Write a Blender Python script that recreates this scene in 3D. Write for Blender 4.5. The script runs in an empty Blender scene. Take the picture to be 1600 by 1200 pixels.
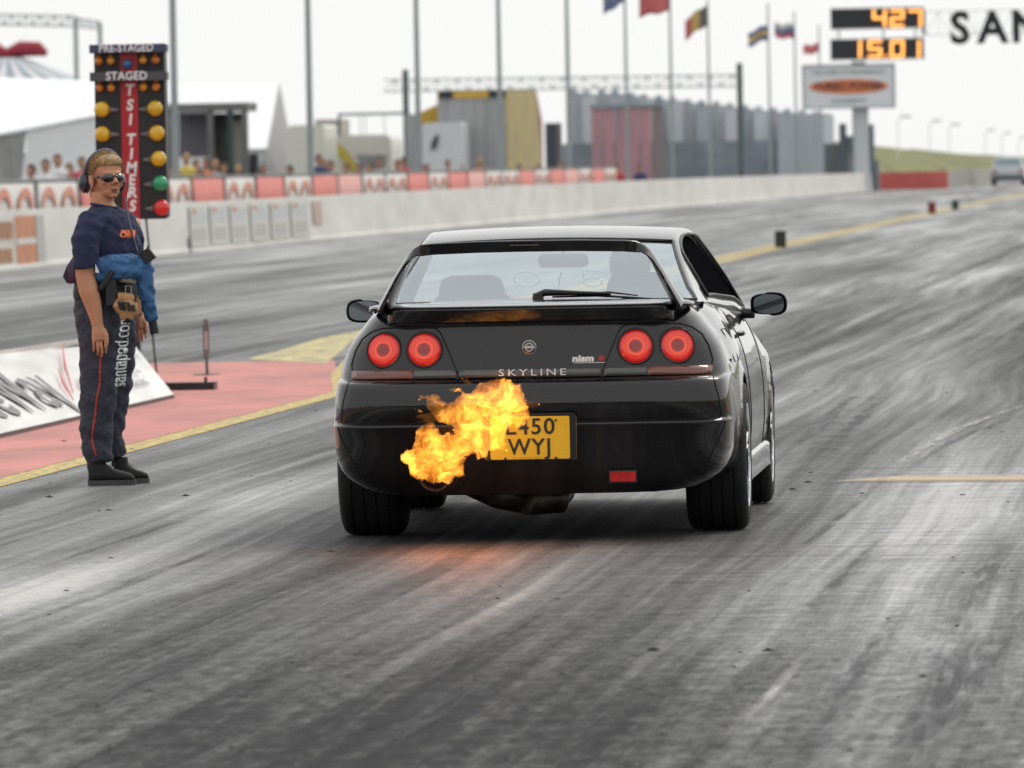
import bpy, bmesh, math, random
import numpy as np
from mathutils import Vector, Matrix, noise
random.seed(7)
rad = math.radians
SC = bpy.context.scene
COL = SC.collection

# ------------------------------------------------------------ camera
F_PX, CAM_H, ROLL = 13500.0, 1.53, rad(1.05)
PITCH, YAW = rad(1.4464), rad(4.8946)
fwd = Vector((-math.sin(YAW)*math.cos(PITCH), math.cos(YAW)*math.cos(PITCH), -math.sin(PITCH)))
rgt = Vector((math.cos(YAW), math.sin(YAW), 0))
upv = rgt.cross(fwd)
CAMP = Vector((0, 0, CAM_H))
cam = bpy.data.cameras.new('camera')
cam.sensor_width = 22.2
cam.lens = F_PX/1600*22.2
cam.clip_start, cam.clip_end = 0.5, 6000
cam.dof.use_dof = True
cam.dof.focus_distance = 36.0
cam.dof.aperture_fstop = 6.3
camo = bpy.data.objects.new('camera', cam)
COL.objects.link(camo)
r2 = rgt*math.cos(ROLL) - upv*math.sin(ROLL)
u2 = rgt*math.sin(ROLL) + upv*math.cos(ROLL)
camo.matrix_world = Matrix(((r2.x, u2.x, -fwd.x, 0), (r2.y, u2.y, -fwd.y, 0), (r2.z, u2.z, -fwd.z, CAM_H), (0, 0, 0, 1)))
SC.camera = camo

# ------------------------------------------------------------ world and sun (bright overcast)
W = bpy.data.worlds.new('World'); SC.world = W; W.use_nodes = True
nt = W.node_tree; nd = nt.nodes; nd.clear()
wo = nd.new('ShaderNodeOutputWorld'); bg = nd.new('ShaderNodeBackground')
sky = nd.new('ShaderNodeTexSky'); sky.sky_type = 'NISHITA'; sky.sun_disc = False
SUN_EL, SUN_AZ = rad(48), rad(35)
sky.sun_elevation = SUN_EL; sky.sun_rotation = SUN_AZ
sky.air_density = 1.0; sky.dust_density = 4.0
hs = nd.new('ShaderNodeHueSaturation'); hs.inputs['Saturation'].default_value = 0.35
tc = nd.new('ShaderNodeTexCoord'); mp = nd.new('ShaderNodeMapping'); mp.inputs['Scale'].default_value = (1.2, 1.2, 3.5)
cn = nd.new('ShaderNodeTexNoise'); cn.inputs['Scale'].default_value = 2.2; cn.inputs['Detail'].default_value = 5
cr = nd.new('ShaderNodeValToRGB'); cr.color_ramp.elements[0].position = .3; cr.color_ramp.elements[1].position = .72
CLOUD = 9.0
cr.color_ramp.elements[0].color = (.90*CLOUD, .91*CLOUD, .91*CLOUD, 1); cr.color_ramp.elements[1].color = (1.0*CLOUD, .995*CLOUD, .965*CLOUD, 1)
# brighter towards the horizon ahead is even cloud; overhead the layer is thinner and greyer
mx = nd.new('ShaderNodeMix'); mx.data_type = 'RGBA'; mx.inputs[0].default_value = 0.9
bg.inputs['Strength'].default_value = 0.105
L = nt.links.new
L(tc.outputs['Generated'], mp.inputs['Vector']); L(mp.outputs[0], cn.inputs['Vector']); L(cn.outputs['Fac'], cr.inputs[0])
L(sky.outputs[0], hs.inputs['Color']); L(hs.outputs[0], mx.inputs[6]); L(cr.outputs[0], mx.inputs[7]); L(mx.outputs[2], bg.inputs['Color']); L(bg.outputs[0], wo.inputs[0])
sl = bpy.data.lights.new('sun', 'SUN'); sl.energy = 1.1; sl.angle = rad(20); sl.color = (1, .96, .9)
so = bpy.data.objects.new('sun', sl); COL.objects.link(so)
sd = Vector((math.sin(SUN_AZ)*math.cos(SUN_EL), math.cos(SUN_AZ)*math.cos(SUN_EL), math.sin(SUN_EL)))
so.rotation_euler = sd.to_track_quat('Z', 'Y').to_euler()
so.location = (0, 0, 40)
SC.view_settings.view_transform = 'Standard'; SC.view_settings.look = 'None'
SC.view_settings.exposure = 0.22; SC.view_settings.gamma = 1
SC.render.engine = 'CYCLES'
cy = SC.cycles
cy.use_denoising = True
try: cy.denoiser = 'OPENIMAGEDENOISE'; cy.denoising_input_passes = 'RGB_ALBEDO_NORMAL'
except Exception: pass
cy.max_bounces = 8; cy.diffuse_bounces = 3; cy.glossy_bounces = 4; cy.transmission_bounces = 6; cy.transparent_max_bounces = 16; cy.volume_bounces = 0
cy.caustics_reflective = False; cy.caustics_refractive = False
cy.sample_clamp_indirect = 6

# ------------------------------------------------------------ photo-to-world helpers
def pray(px, py):
    dx, dy = px-800, py-600
    ux = dx*math.cos(ROLL)-dy*math.sin(ROLL); uy = dx*math.sin(ROLL)+dy*math.cos(ROLL)
    return fwd*F_PX + rgt*ux - upv*uy
def on_ground(px, py, z=0):
    r = pray(px, py); return CAMP + r*((z-CAM_H)/r.z)
def on_x(px, py, x):
    r = pray(px, py); return CAMP + r*(x/r.x)
def on_y(px, py, y):
    r = pray(px, py); return CAMP + r*(y/r.y)

# ------------------------------------------------------------ materials
MATS = {}
def M(name, col, rough=.5, metal=0., spec=.5, var=0., vs=3., bump=0., bs=60., coat=0., stretch=(1, 1, 1), emit=None, es=0., rvar=0., col2=None):
    if name in MATS: return MATS[name]
    m = bpy.data.materials.new(name); m.use_nodes = True
    n = m.node_tree.nodes; l = m.node_tree.links.new; b = n['Principled BSDF']
    c = (*col, 1); b.inputs['Base Color'].default_value = c
    b.inputs['Roughness'].default_value = rough; b.inputs['Metallic'].default_value = metal
    b.inputs['Specular IOR Level'].default_value = spec
    b.inputs['Coat Weight'].default_value = coat; b.inputs['Coat Roughness'].default_value = .04
    if emit: b.inputs['Emission Color'].default_value = (*emit, 1); b.inputs['Emission Strength'].default_value = es
    if var or bump or rvar:
        t = n.new('ShaderNodeTexCoord'); mp = n.new('ShaderNodeMapping'); mp.inputs['Scale'].default_value = stretch
        l(t.outputs['Object'], mp.inputs[0])
    if var or rvar:
        tx = n.new('ShaderNodeTexNoise'); tx.inputs['Scale'].default_value = vs; tx.inputs['Detail'].default_value = 6; tx.inputs['Roughness'].default_value = .6
        l(mp.outputs[0], tx.inputs['Vector'])
    if var:
        r = n.new('ShaderNodeValToRGB'); r.color_ramp.elements[0].position = .3; r.color_ramp.elements[1].position = .7
        lo = col2 if col2 else tuple(x*(1-var) for x in col); hi = tuple(min(1, x*(1+var*.6)) for x in col)
        r.color_ramp.elements[0].color = (*lo, 1); r.color_ramp.elements[1].color = (*hi, 1)
        l(tx.outputs['Fac'], r.inputs[0]); l(r.outputs[0], b.inputs['Base Color'])
    if rvar:
        mr = n.new('ShaderNodeMapRange'); mr.inputs[1].default_value = .3; mr.inputs[2].default_value = .7
        mr.inputs[3].default_value = max(0, rough-rvar); mr.inputs[4].default_value = min(1, rough+rvar)
        l(tx.outputs['Fac'], mr.inputs[0]); l(mr.outputs[0], b.inputs['Roughness'])
    if bump:
        t2 = n.new('ShaderNodeTexNoise'); t2.inputs['Scale'].default_value = bs; t2.inputs['Detail'].default_value = 4
        bp = n.new('ShaderNodeBump'); bp.inputs['Strength'].default_value = bump; bp.inputs['Distance'].default_value = .01
        l(mp.outputs[0], t2.inputs['Vector']); l(t2.outputs['Fac'], bp.inputs['Height']); l(bp.outputs[0], b.inputs['Normal'])
    MATS[name] = m
    return m

def glass(name, tint, refl=.12, trans=.8):
    if name in MATS: return MATS[name]
    m = bpy.data.materials.new(name); m.use_nodes = True; n = m.node_tree.nodes; l = m.node_tree.links.new; n.clear()
    o = n.new('ShaderNodeOutputMaterial'); tr = n.new('ShaderNodeBsdfTransparent'); tr.inputs[0].default_value = (*[t*trans for t in tint], 1)
    g = n.new('ShaderNodeBsdfGlossy'); g.inputs['Roughness'].default_value = .02; g.inputs['Color'].default_value = (.86, .94, 1, 1)
    lf = n.new('ShaderNodeLayerWeight'); lw = n.new('ShaderNodeMath'); lw.operation = 'POWER'; lw.inputs[1].default_value = 5; l(lf.outputs['Facing'], lw.inputs[0])
    ad = n.new('ShaderNodeMath'); ad.operation = 'ADD'; ad.inputs[1].default_value = refl; ad.use_clamp = True
    mx = n.new('ShaderNodeMixShader'); l(lw.outputs[0], ad.inputs[0]); l(ad.outputs[0], mx.inputs[0]); l(tr.outputs[0], mx.inputs[1]); l(g.outputs[0], mx.inputs[2]); l(mx.outputs[0], o.inputs[0])
    MATS[name] = m
    return m

# ------------------------------------------------------------ objects
def tag(o, label=None, cat=None, group=None, kind=None):
    if label: o['label'] = label
    if cat: o['category'] = cat
    if group: o['group'] = group
    if kind: o['kind'] = kind
    return o
def empty(name, loc=(0, 0, 0), rz=0, label=None, cat=None, group=None):
    o = bpy.data.objects.new(name, None); COL.objects.link(o); o.location = loc; o.rotation_euler = (0, 0, rz); o.empty_display_size = .1
    return tag(o, label, cat, group)
def mesh(name, V, Fc, m, parent=None, smooth=None, mi=None):
    me = bpy.data.meshes.new(name); me.from_pydata([tuple(v) for v in V], [], [tuple(f) for f in Fc])
    for x in (m if isinstance(m, (list, tuple)) else [m]): me.materials.append(x)
    if mi:
        for p, k in zip(me.polygons, mi): p.material_index = k
    bm = bmesh.new(); bm.from_mesh(me); bmesh.ops.remove_doubles(bm, verts=bm.verts, dist=1e-5); bmesh.ops.dissolve_degenerate(bm, edges=bm.edges, dist=1e-6)
    bm.to_mesh(me); bm.free()
    if smooth is not None:
        for p in me.polygons: p.use_smooth = True
        me.set_sharp_from_angle(angle=rad(smooth))
    o = bpy.data.objects.new(name, me); COL.objects.link(o)
    if parent: o.parent = parent
    return o
def fixn(o):
    bm = bmesh.new(); bm.from_mesh(o.data); bmesh.ops.recalc_face_normals(bm, faces=bm.faces); bm.to_mesh(o.data); bm.free(); return o

class MB:
    def __init__(s): s.V = []; s.F = []
    def add(s, V, Fc):
        b = len(s.V); s.V += [Vector(v) for v in V]; s.F += [tuple(i+b for i in f) for f in Fc]; return s
    def box(s, x0, y0, z0, x1, y1, z1):
        return s.add([(x0, y0, z0), (x1, y0, z0), (x1, y1, z0), (x0, y1, z0), (x0, y0, z1), (x1, y0, z1), (x1, y1, z1), (x0, y1, z1)],
                     [(0, 3, 2, 1), (4, 5, 6, 7), (0, 1, 5, 4), (1, 2, 6, 5), (2, 3, 7, 6), (3, 0, 4, 7)])
    def ring(s, pts, r, n=8, cap=True, sec=None):
        # tube along points; r scalar or list
        P = [Vector(p) for p in pts]; k = len(P)
        R = r if isinstance(r, (list, tuple)) else [r]*k
        b = len(s.V); t0 = None; u = None
        for i, p in enumerate(P):
            t = (P[min(i+1, k-1)]-P[max(i-1, 0)]).normalized()
            if u is None:
                a = Vector((0, 0, 1)) if abs(t.z) < .9 else Vector((1, 0, 0)); u = t.cross(a).normalized()
            else: u = (u - t*u.dot(t)).normalized()
            v = t.cross(u)
            for j in range(n):
                a = 2*math.pi*j/n; s.V.append(p+(u*math.cos(a)+v*math.sin(a))*R[i])
        for i in range(k-1):
            for j in range(n):
                q = (j+1) % n; s.F.append((b+i*n+j, b+i*n+q, b+(i+1)*n+q, b+(i+1)*n+j))
        if cap:
            s.F.append(tuple(b+j for j in reversed(range(n)))); s.F.append(tuple(b+(k-1)*n+j for j in range(n)))
        return s
    def lathe(s, prof, c=(0, 0, 0), axis='z', n=32, close=False):
        # prof: list of (radius, height)
        b = len(s.V); c = Vector(c); k = len(prof)
        for (r, h) in prof:
            for j in range(n):
                a = 2*math.pi*j/n; x, y = r*math.cos(a), r*math.sin(a)
                p = {'z': (x, y, h), 'x': (h, x, y), 'y': (y, h, x)}[axis]
                s.V.append(c+Vector(p))
        for i in range(k-1):
            for j in range(n):
                q = (j+1) % n; s.F.append((b+i*n+j, b+i*n+q, b+(i+1)*n+q, b+(i+1)*n+j))
        return s
    def ball(s, c, r, n=10, m=7, sc=(1, 1, 1)):
        b = len(s.V); c = Vector(c)
        for i in range(m+1):
            th = math.pi*i/m
            for j in range(n):
                a = 2*math.pi*j/n
                s.V.append(c+Vector((r*sc[0]*math.sin(th)*math.cos(a), r*sc[1]*math.sin(th)*math.sin(a), r*sc[2]*math.cos(th))))
        for i in range(m):
            for j in range(n):
                q = (j+1) % n; s.F.append((b+i*n+j, b+(i+1)*n+j, b+(i+1)*n+q, b+i*n+q))
        return s
    def prism(s, pts, d):
        # pts: 3d polygon, d: extrusion vector
        n = len(pts); d = Vector(d); b = len(s.V)
        s.V += [Vector(p) for p in pts] + [Vector(p)+d for p in pts]
        s.F.append(tuple(b+i for i in range(n))); s.F.append(tuple(b+n+i for i in reversed(range(n))))
        for i in range(n): q = (i+1) % n; s.F.append((b+i, b+n+i, b+n+q, b+q))
        return s
    def build(s, name, m, parent=None, smooth=None, fix=True):
        o = mesh(name, s.V, s.F, m, parent, smooth)
        if fix: fixn(o)
        return o

def text_mesh(name, s, size, m, parent, loc, xdir, ydir, bold=0., depth=.002, align='CENTER', sx=1., shear=0., spacing=1.):
    c = bpy.data.curves.new(name, 'FONT'); c.body = s; c.size = size; c.offset = bold; c.extrude = depth/2; c.align_x = align; c.align_y = 'CENTER'; c.resolution_u = 3
    c.shear = shear; c.space_character = spacing; c.space_line = .95
    t = bpy.data.objects.new(name+'_tmp', c); COL.objects.link(t)
    dg = bpy.context.evaluated_depsgraph_get(); me = bpy.data.meshes.new_from_object(t.evaluated_get(dg))
    bpy.data.objects.remove(t); me.name = name
    X = Vector(xdir).normalized(); Y = Vector(ydir).normalized(); Z = X.cross(Y); l = Vector(loc)
    for v in me.vertices: v.co = l + X*v.co.x*sx + Y*v.co.y + Z*v.co.z
    me.materials.clear(); me.materials.append(m)
    o = bpy.data.objects.new(name, me); COL.objects.link(o); o.parent = parent
    return o

def interp(x, T):
    # smooth monotone-ish interpolation over table [(x,y),...]
    if x <= T[0][0]: return T[0][1]
    if x >= T[-1][0]: return T[-1][1]
    for i in range(len(T)-1):
        if x <= T[i+1][0]:
            x0, y0 = T[i]; x1, y1 = T[i+1]
            m = (y1-y0)/(x1-x0)
            ma = (T[i][1]-T[i-1][1])/(T[i][0]-T[i-1][0]) if i > 0 else m
            mb = (T[i+2][1]-y1)/(T[i+2][0]-x1) if i+2 < len(T) else m
            d0 = (ma+m)/2 if ma*m > 0 else (0 if i > 0 else m); d1 = (mb+m)/2 if mb*m > 0 else (0 if i+2 < len(T) else m)
            if i == 0: d0 = m
            h = x1-x0; t = (x-x0)/h
            return y0*(2*t**3-3*t*t+1)+h*d0*(t**3-2*t*t+t)+y1*(-2*t**3+3*t*t)+h*d1*(t**3-t*t)
def remesh(o, vox, smooth=4, disp=0., dscale=.1, seed=0):
    md = o.modifiers.new('r', 'REMESH'); md.mode = 'VOXEL'; md.voxel_size = vox; md.use_smooth_shade = True
    if smooth: ms = o.modifiers.new('s', 'SMOOTH'); ms.iterations = smooth; ms.factor = .5
    dg = bpy.context.evaluated_depsgraph_get(); me = bpy.data.meshes.new_from_object(o.evaluated_get(dg))
    old = o.data; mats = list(old.materials); o.modifiers.clear(); o.data = me; me.name = o.name
    me.materials.clear()
    for m in mats: me.materials.append(m)
    if disp:
        ns = [v.normal.copy() for v in me.vertices]
        for v, nn in zip(me.vertices, ns):
            p = v.co/dscale+Vector((seed, seed*2, 0)); v.co += nn*disp*(noise.noise(p)+.5*noise.noise(p*2.1))
    for p in me.polygons: p.use_smooth = True
    return o
def dup(root, loc, rz=0, label=None, group=None):
    c = root.copy(); COL.objects.link(c); c.location = loc; c.rotation_euler = (0, 0, rz)
    if label: c['label'] = label
    if group: c['group'] = group
    for ch in list(root.children):
        d = ch.copy(); COL.objects.link(d); d.parent = c
        for g in list(ch.children):
            e = g.copy(); COL.objects.link(e); e.parent = d
    return c
# ------------------------------------------------------------ the ground
def track_material():
    m = bpy.data.materials.new('rubbered_track'); m.use_nodes = True; n = m.node_tree.nodes; l = m.node_tree.links.new; b = n['Principled BSDF']
    g = n.new('ShaderNodeNewGeometry')
    def mapping(sc, loc=(0, 0, 0), rz=0):
        mp = n.new('ShaderNodeMapping'); mp.inputs['Scale'].default_value = sc; mp.inputs['Location'].default_value = loc; mp.inputs['Rotation'].default_value = (0, 0, rz)
        l(g.outputs['Position'], mp.inputs[0]); return mp.outputs[0]
    def noi(vec, s, d=5, r=.6, dist=0):
        t = n.new('ShaderNodeTexNoise'); t.inputs['Scale'].default_value = s; t.inputs['Detail'].default_value = d; t.inputs['Roughness'].default_value = r; t.inputs['Distortion'].default_value = dist
        l(vec, t.inputs['Vector']); return t.outputs['Fac']
    def mr(v, a, b_, c, d):
        t = n.new('ShaderNodeMapRange'); t.inputs[1].default_value = a; t.inputs[2].default_value = b_; t.inputs[3].default_value = c; t.inputs[4].default_value = d; l(v, t.inputs[0]); return t.outputs[0]
    def mth(op, a, b_=None):
        t = n.new('ShaderNodeMath'); t.operation = op
        for i, x in enumerate((a, b_)):
            if x is None: continue
            if isinstance(x, (int, float)): t.inputs[i].default_value = x
            else: l(x, t.inputs[i])
        return t.outputs[0]
    sep = n.new('ShaderNodeSeparateXYZ'); l(g.outputs['Position'], sep.inputs[0]); X = sep.outputs[0]; Y = sep.outputs[1]
    # tyre tracks wander: bend the coordinate sideways with distance
    wv = noi(mapping((.25, .05, 1), (2, 0, 0)), 1, 2, .5); wx = mth('ADD', X, mth('MULTIPLY', mth('SUBTRACT', wv, .5), .7))
    wv2 = noi(mapping((.8, .14, 1), (9, 4, 0)), 1, 2, .5); wx = mth('ADD', wx, mth('MULTIPLY', mth('SUBTRACT', wv2, .5), .07))
    def st(sx, sy, seed, d=5, r=.6):
        c = n.new('ShaderNodeCombineXYZ'); l(mth('MULTIPLY', wx, sx), c.inputs[0]); l(mth('MULTIPLY', Y, sy), c.inputs[1]); c.inputs[2].default_value = seed
        t = n.new('ShaderNodeTexNoise'); t.inputs['Scale'].default_value = 1; t.inputs['Detail'].default_value = d; t.inputs['Roughness'].default_value = r; l(c.outputs[0], t.inputs['Vector']); return t.outputs['Fac']
    broad = st(1.0, .030, 3.3, 3, .5)
    streak = st(5.0, .040, 8.1, 5, .62)
    mid = st(15, .11, 1.7, 4, .65)
    fine = st(46, .5, 5.2, 4, .7)
    blot = noi(mapping((2.2, .17, 1), (11, 3, 0)), 1, 7, .7, .6)
    grain = noi(mapping((60, 11, 1)), 1, 5, .75)
    cross = noi(mapping((1.1, 7, 1), (0, 2, 0)), 1, 4, .7)
    cross2 = noi(mapping((14, 3.6, 1), (4, 2, 0)), 1, 6, .72, .3)
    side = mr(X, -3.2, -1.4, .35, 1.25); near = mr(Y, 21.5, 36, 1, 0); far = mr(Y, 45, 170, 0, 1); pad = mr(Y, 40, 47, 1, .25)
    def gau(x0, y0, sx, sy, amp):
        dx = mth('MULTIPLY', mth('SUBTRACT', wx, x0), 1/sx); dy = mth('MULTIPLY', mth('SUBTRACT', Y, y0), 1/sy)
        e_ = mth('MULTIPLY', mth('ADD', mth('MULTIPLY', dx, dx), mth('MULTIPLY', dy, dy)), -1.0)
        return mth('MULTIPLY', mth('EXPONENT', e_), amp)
    def k(v, w): return mth('MULTIPLY', mth('SUBTRACT', v, .5), w)
    tot = mth('ADD', k(broad, 1.35), k(streak, 1.15))
    tot = mth('ADD', tot, k(mid, .62)); tot = mth('ADD', tot, k(fine, .16)); tot = mth('ADD', tot, k(blot, .6)); tot = mth('ADD', tot, k(grain, .32))
    tot = mth('ADD', tot, mth('ADD', k(cross2, .38), mth('MULTIPLY', k(cross, .55), mth('MULTIPLY', pad, side))))
    blk = noi(mapping((17, 4.0, 1), (1, 1, 0)), 1, 6, .78, .6); tot = mth('ADD', tot, mth('MULTIPLY', k(blk, 1.7), near))
    for gg in [(-4.5, 31.5, .55, 3.5, .36), (-4.75, 40.5, .6, 3.5, .30), (-1.15, 37.5, .6, 6, .42), (-1.0, 27, .35, 4, .16), (-3.3, 26, .9, 3.8, -.24), (-2.3, 23, .8, 2.2, -.18), (-2.2, 21.5, 3.5, 4.5, -.12), (-3.0, 35.2, .9, 1.2, -.16), (-2.3, 48, .6, 7, -.20), (-1.6, 46, .35, 5, .2), (-5.8, 35, .35, 4, -.1)]:  # pale spots paint sky sheen on bare concrete; dark ones the rubbered groove
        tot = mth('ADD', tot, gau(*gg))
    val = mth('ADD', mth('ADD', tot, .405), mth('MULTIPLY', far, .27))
    ramp = n.new('ShaderNodeValToRGB'); e = ramp.color_ramp.elements
    e[0].position = 0.0; e[0].color = (.008, .009, .011, 1); e[1].position = 1.0; e[1].color = (.46, .45, .43, 1)
    for ps, c_ in ((.30, .028), (.46, .062), (.62, .115), (.78, .20)): kk = e.new(ps); kk.color = (c_, c_*1.01, c_*1.02, 1)
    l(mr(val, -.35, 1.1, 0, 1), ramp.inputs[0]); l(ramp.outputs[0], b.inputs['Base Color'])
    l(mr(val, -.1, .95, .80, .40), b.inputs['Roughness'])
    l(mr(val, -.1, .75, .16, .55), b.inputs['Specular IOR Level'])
    bp = n.new('ShaderNodeBump'); bp.inputs['Strength'].default_value = .5; bp.inputs['Distance'].default_value = .005
    h = mth('ADD', mth('MULTIPLY', grain, .6), mth('ADD', mth('MULTIPLY', fine, .3), mth('MULTIPLY', cross2, .3)))
    l(h, bp.inputs['Height']); l(bp.outputs[0], b.inputs['Normal'])
    return m
TRACK = track_material()
CONC = M('grass_verge', (.10, .12, .05), .95, var=.5, vs=.3)
def sheet(name, pts, z, m, kind='structure', parent=None, div=None):
    V = [(p[0], p[1], z) for p in pts]
    o = mesh(name, V, [tuple(range(len(V)))], m, parent)
    if o.data.polygons[0].normal.z < 0: o.data.flip_normals()
    if kind: o['kind'] = kind
    return o
sheet('ground', [(-900, -300), (900, -300), (900, 2500), (-900, 2500)], -.012, CONC)
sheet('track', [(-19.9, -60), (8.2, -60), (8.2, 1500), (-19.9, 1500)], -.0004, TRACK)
sheet('paddock_apron', [(-120, 60), (-20.2, 60), (-20.2, 470), (-120, 470)], -.002, M('apron_tarmac', (.16, .16, .16), .8, var=.3, vs=.4))

PINK = M('worn_red_paint', (.56, .225, .20), .7, var=.3, vs=1.1, bump=.12, bs=12, stretch=(1, .35, 1), col2=(.34, .15, .135), rvar=.1, spec=.3)
YEL2 = M('faded_yellow_paint', (.50, .42, .18), .7, var=.5, vs=2.2, col2=(.22, .20, .14), stretch=(3, .6, 1))
YEL = M('worn_yellow_paint', (.58, .43, .12), .65, var=.5, vs=5.0, bump=.4, bs=30, col2=(.20, .17, .10), stretch=(4, 1, 1))
WHT = M('worn_white_paint', (.6, .6, .58), .6, var=.4, vs=4)
sheet('painted_island', [(-6.32, 8), (-6.30, 59.5), (-6.9, 65), (-7.3, 68.7), (-9.6, 68.8), (-9.6, 8)], .0015, PINK)
def strip(name, pts, w, z, m):
    V = []; Fc = []
    for i, p in enumerate(pts):
        a = Vector(pts[max(i-1, 0)]); b = Vector(pts[min(i+1, len(pts)-1)]); t = (b-a).normalized(); nrm = Vector((-t.y, t.x))
        p = Vector(p); V += [(*(p-nrm*w/2), z), (*(p+nrm*w/2), z)]
    for i in range(len(pts)-1): Fc.append((2*i, 2*i+2, 2*i+3, 2*i+1))
    o = mesh(name, V, Fc, m)
    if o.data.polygons[0].normal.z < 0: o.data.flip_normals()
    o['kind'] = 'structure'; return o
strip('edge_line', [(-6.22, 8), (-6.2, 59), (-6.75, 64), (-7.25, 70), (-7.9, 95)], .17, .0035, YEL)
sheet('yellow_tip', [(-7.25, 67.6), (-8.1, 69.5), (-8.4, 78), (-8.3, 96), (-8.1, 96), (-8.0, 77)], .0028, YEL2)
strip('centre_line', [(-8.0, 96), (-8.06, 132), (-8.3, 156), (-8.68, 240), (-9.0, 353), (-9.3, 600)], .2, .004, YEL)
strip('centre_line', [(-8.3, 96), (-8.36, 132), (-8.6, 156), (-8.98, 240), (-9.3, 353), (-9.6, 600)], .2, .004, YEL)

# tyre marks and joints worn into the surface
def mark_mat(name, col, a, rough=.6, sc=(30, 1.2, 1)):
    m = M(name, col, rough); n = m.node_tree.nodes; l = m.node_tree.links.new; b = n['Principled BSDF']
    g = n.new('ShaderNodeNewGeometry'); mp = n.new('ShaderNodeMapping'); mp.inputs['Scale'].default_value = sc; t = n.new('ShaderNodeTexNoise'); t.inputs['Scale'].default_value = 1; t.inputs['Detail'].default_value = 5; t.inputs['Roughness'].default_value = .7
    r = n.new('ShaderNodeMapRange'); r.inputs[1].default_value = .38; r.inputs[2].default_value = .66; r.inputs[3].default_value = 0; r.inputs[4].default_value = a
    l(g.outputs['Position'], mp.inputs[0]); l(mp.outputs[0], t.inputs['Vector']); l(t.outputs['Fac'], r.inputs[0]); l(r.outputs[0], b.inputs['Alpha']); return m
DM = mark_mat('dark_tyre_mark', (.02, .021, .024), .85); LMK = mark_mat('scraped_pale_mark', (.55, .54, .52), .9); JM = mark_mat('joint_line', (.03, .03, .032), .9, sc=(3, 20, 1))
def gp(px, py): p = on_ground(px, py); return (p.x, p.y)
for m_ in (DM, LMK, JM):       # marks fade out towards their edges and ends
    n = m_.node_tree.nodes; l = m_.node_tree.links.new; b = n['Principled BSDF']; src = b.inputs['Alpha'].links[0].from_socket
    at = n.new('ShaderNodeAttribute'); at.attribute_name = 'fade'; mu = n.new('ShaderNodeMath'); mu.operation = 'MULTIPLY'; l(src, mu.inputs[0]); l(at.outputs['Fac'], mu.inputs[1]); l(mu.outputs[0], b.inputs['Alpha'])
def curve_pts(P, n=10):
    out = []
    for i in range(len(P)-1):
        a, b = Vector(P[i]), Vector(P[i+1]); p0 = Vector(P[max(i-1, 0)]); p3 = Vector(P[min(i+2, len(P)-1)])
        for k in range(n): t = k/n; out.append(.5*((2*a)+(b-p0)*t+(2*p0-5*a+4*b-p3)*t*t+(3*a-p0-3*b+p3)*t**3))
    return out+[Vector(P[-1])]
def soft(name, pts, w, z, m, endf=.3):
    V = []; Fc = []; fd = []; N = len(pts)
    for i, p in enumerate(pts):
        a = Vector(pts[max(i-1, 0)]); b = Vector(pts[min(i+1, N-1)]); t = (b-a).normalized(); nrm = Vector((-t.y, t.x)); p = Vector(p); e = min(1, i/(N-1)/endf, (1-i/(N-1))/endf)
        for q, f in ((-.5, 0), (-.2, .8), (0, 1), (.2, .8), (.5, 0)): r = p+nrm*w*q; V.append((r.x, r.y, z)); fd.append(f*e)
    for i in range(N-1):
        for j in range(4): Fc.append((5*i+j, 5*i+j+1, 5*i+j+6, 5*i+j+5))
    me = bpy.data.meshes.new(name); me.from_pydata(V, [], Fc); me.materials.append(m); at = me.attributes.new('fade', 'FLOAT', 'POINT')
    for i, f in enumerate(fd): at.data[i].value = f
    if me.polygons[0].normal.z < 0: me.flip_normals()
    o = bpy.data.objects.new(name, me); COL.objects.link(o); o['kind'] = 'structure'; return o
soft('tyre_mark', curve_pts([gp(1385, 745), gp(1425, 712), (gp(1480, 680)), gp(1540, 655), gp(1640, 622)]), .085, .006, LMK)
soft('tyre_mark', curve_pts([gp(1410, 745), gp(1455, 710), gp(1520, 676), gp(1610, 645)]), .06, .007, DM)
rk = random.Random(21)
for (p0, p1, w, m) in [((1100, 1130), (1240, 1000), .10, DM), ((1140, 1150), (1260, 1020), .05, LMK), ((1240, 1230), (1430, 930), .14, DM), ((1380, 1240), (1500, 960), .18, DM), ((1480, 1000), (1580, 830), .15, DM), ((1430, 1230), (1620, 930), .22, DM), ((1230, 980), (1390, 830), .07, DM), ((1190, 900), (1400, 730), .06, DM),
                       ((30, 980), (460, 815), .10, DM), ((0, 905), (360, 780), .06, DM), ((180, 1030), (560, 865), .14, DM), ((540, 1230), (830, 1020), .20, DM), ((860, 1080), (1040, 940), .16, DM), ((1210, 720), (1350, 595), .12, DM), ((1280, 720), (1410, 600), .10, DM), ((1220, 570), (1460, 455), .18, DM), ((1360, 580), (1640, 425), .18, DM), ((1290, 510), (1640, 370), .2, DM), ((640, 1080), (760, 1000), .2, DM), ((60, 1130), (330, 1010), .2, DM)]:
    a, b = Vector(gp(*p0)), Vector(gp(*p1)); mid = a.lerp(b, .5)+Vector((.05*rk.uniform(-1, 1), 0)); soft('tyre_mark', curve_pts([a, mid, b]), w, .0045+.0004*rk.random(), m, .45)
TANM = mark_mat('worn_tan_paint', (.50, .38, .25), .95, sc=(2, 3, 1)); n = TANM.node_tree.nodes; l = TANM.node_tree.links.new; bb_ = n['Principled BSDF']; at = n.new('ShaderNodeAttribute'); at.attribute_name = 'fade'; l(at.outputs['Fac'], bb_.inputs['Alpha'])
soft('start_line', curve_pts([(-1.86, 41.35), (-1.5, 41.2), (-1.1, 41.1), (-.3, 40.9), (1.9, 40.5)]), 1.0, .004, TANM, .06)
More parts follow.
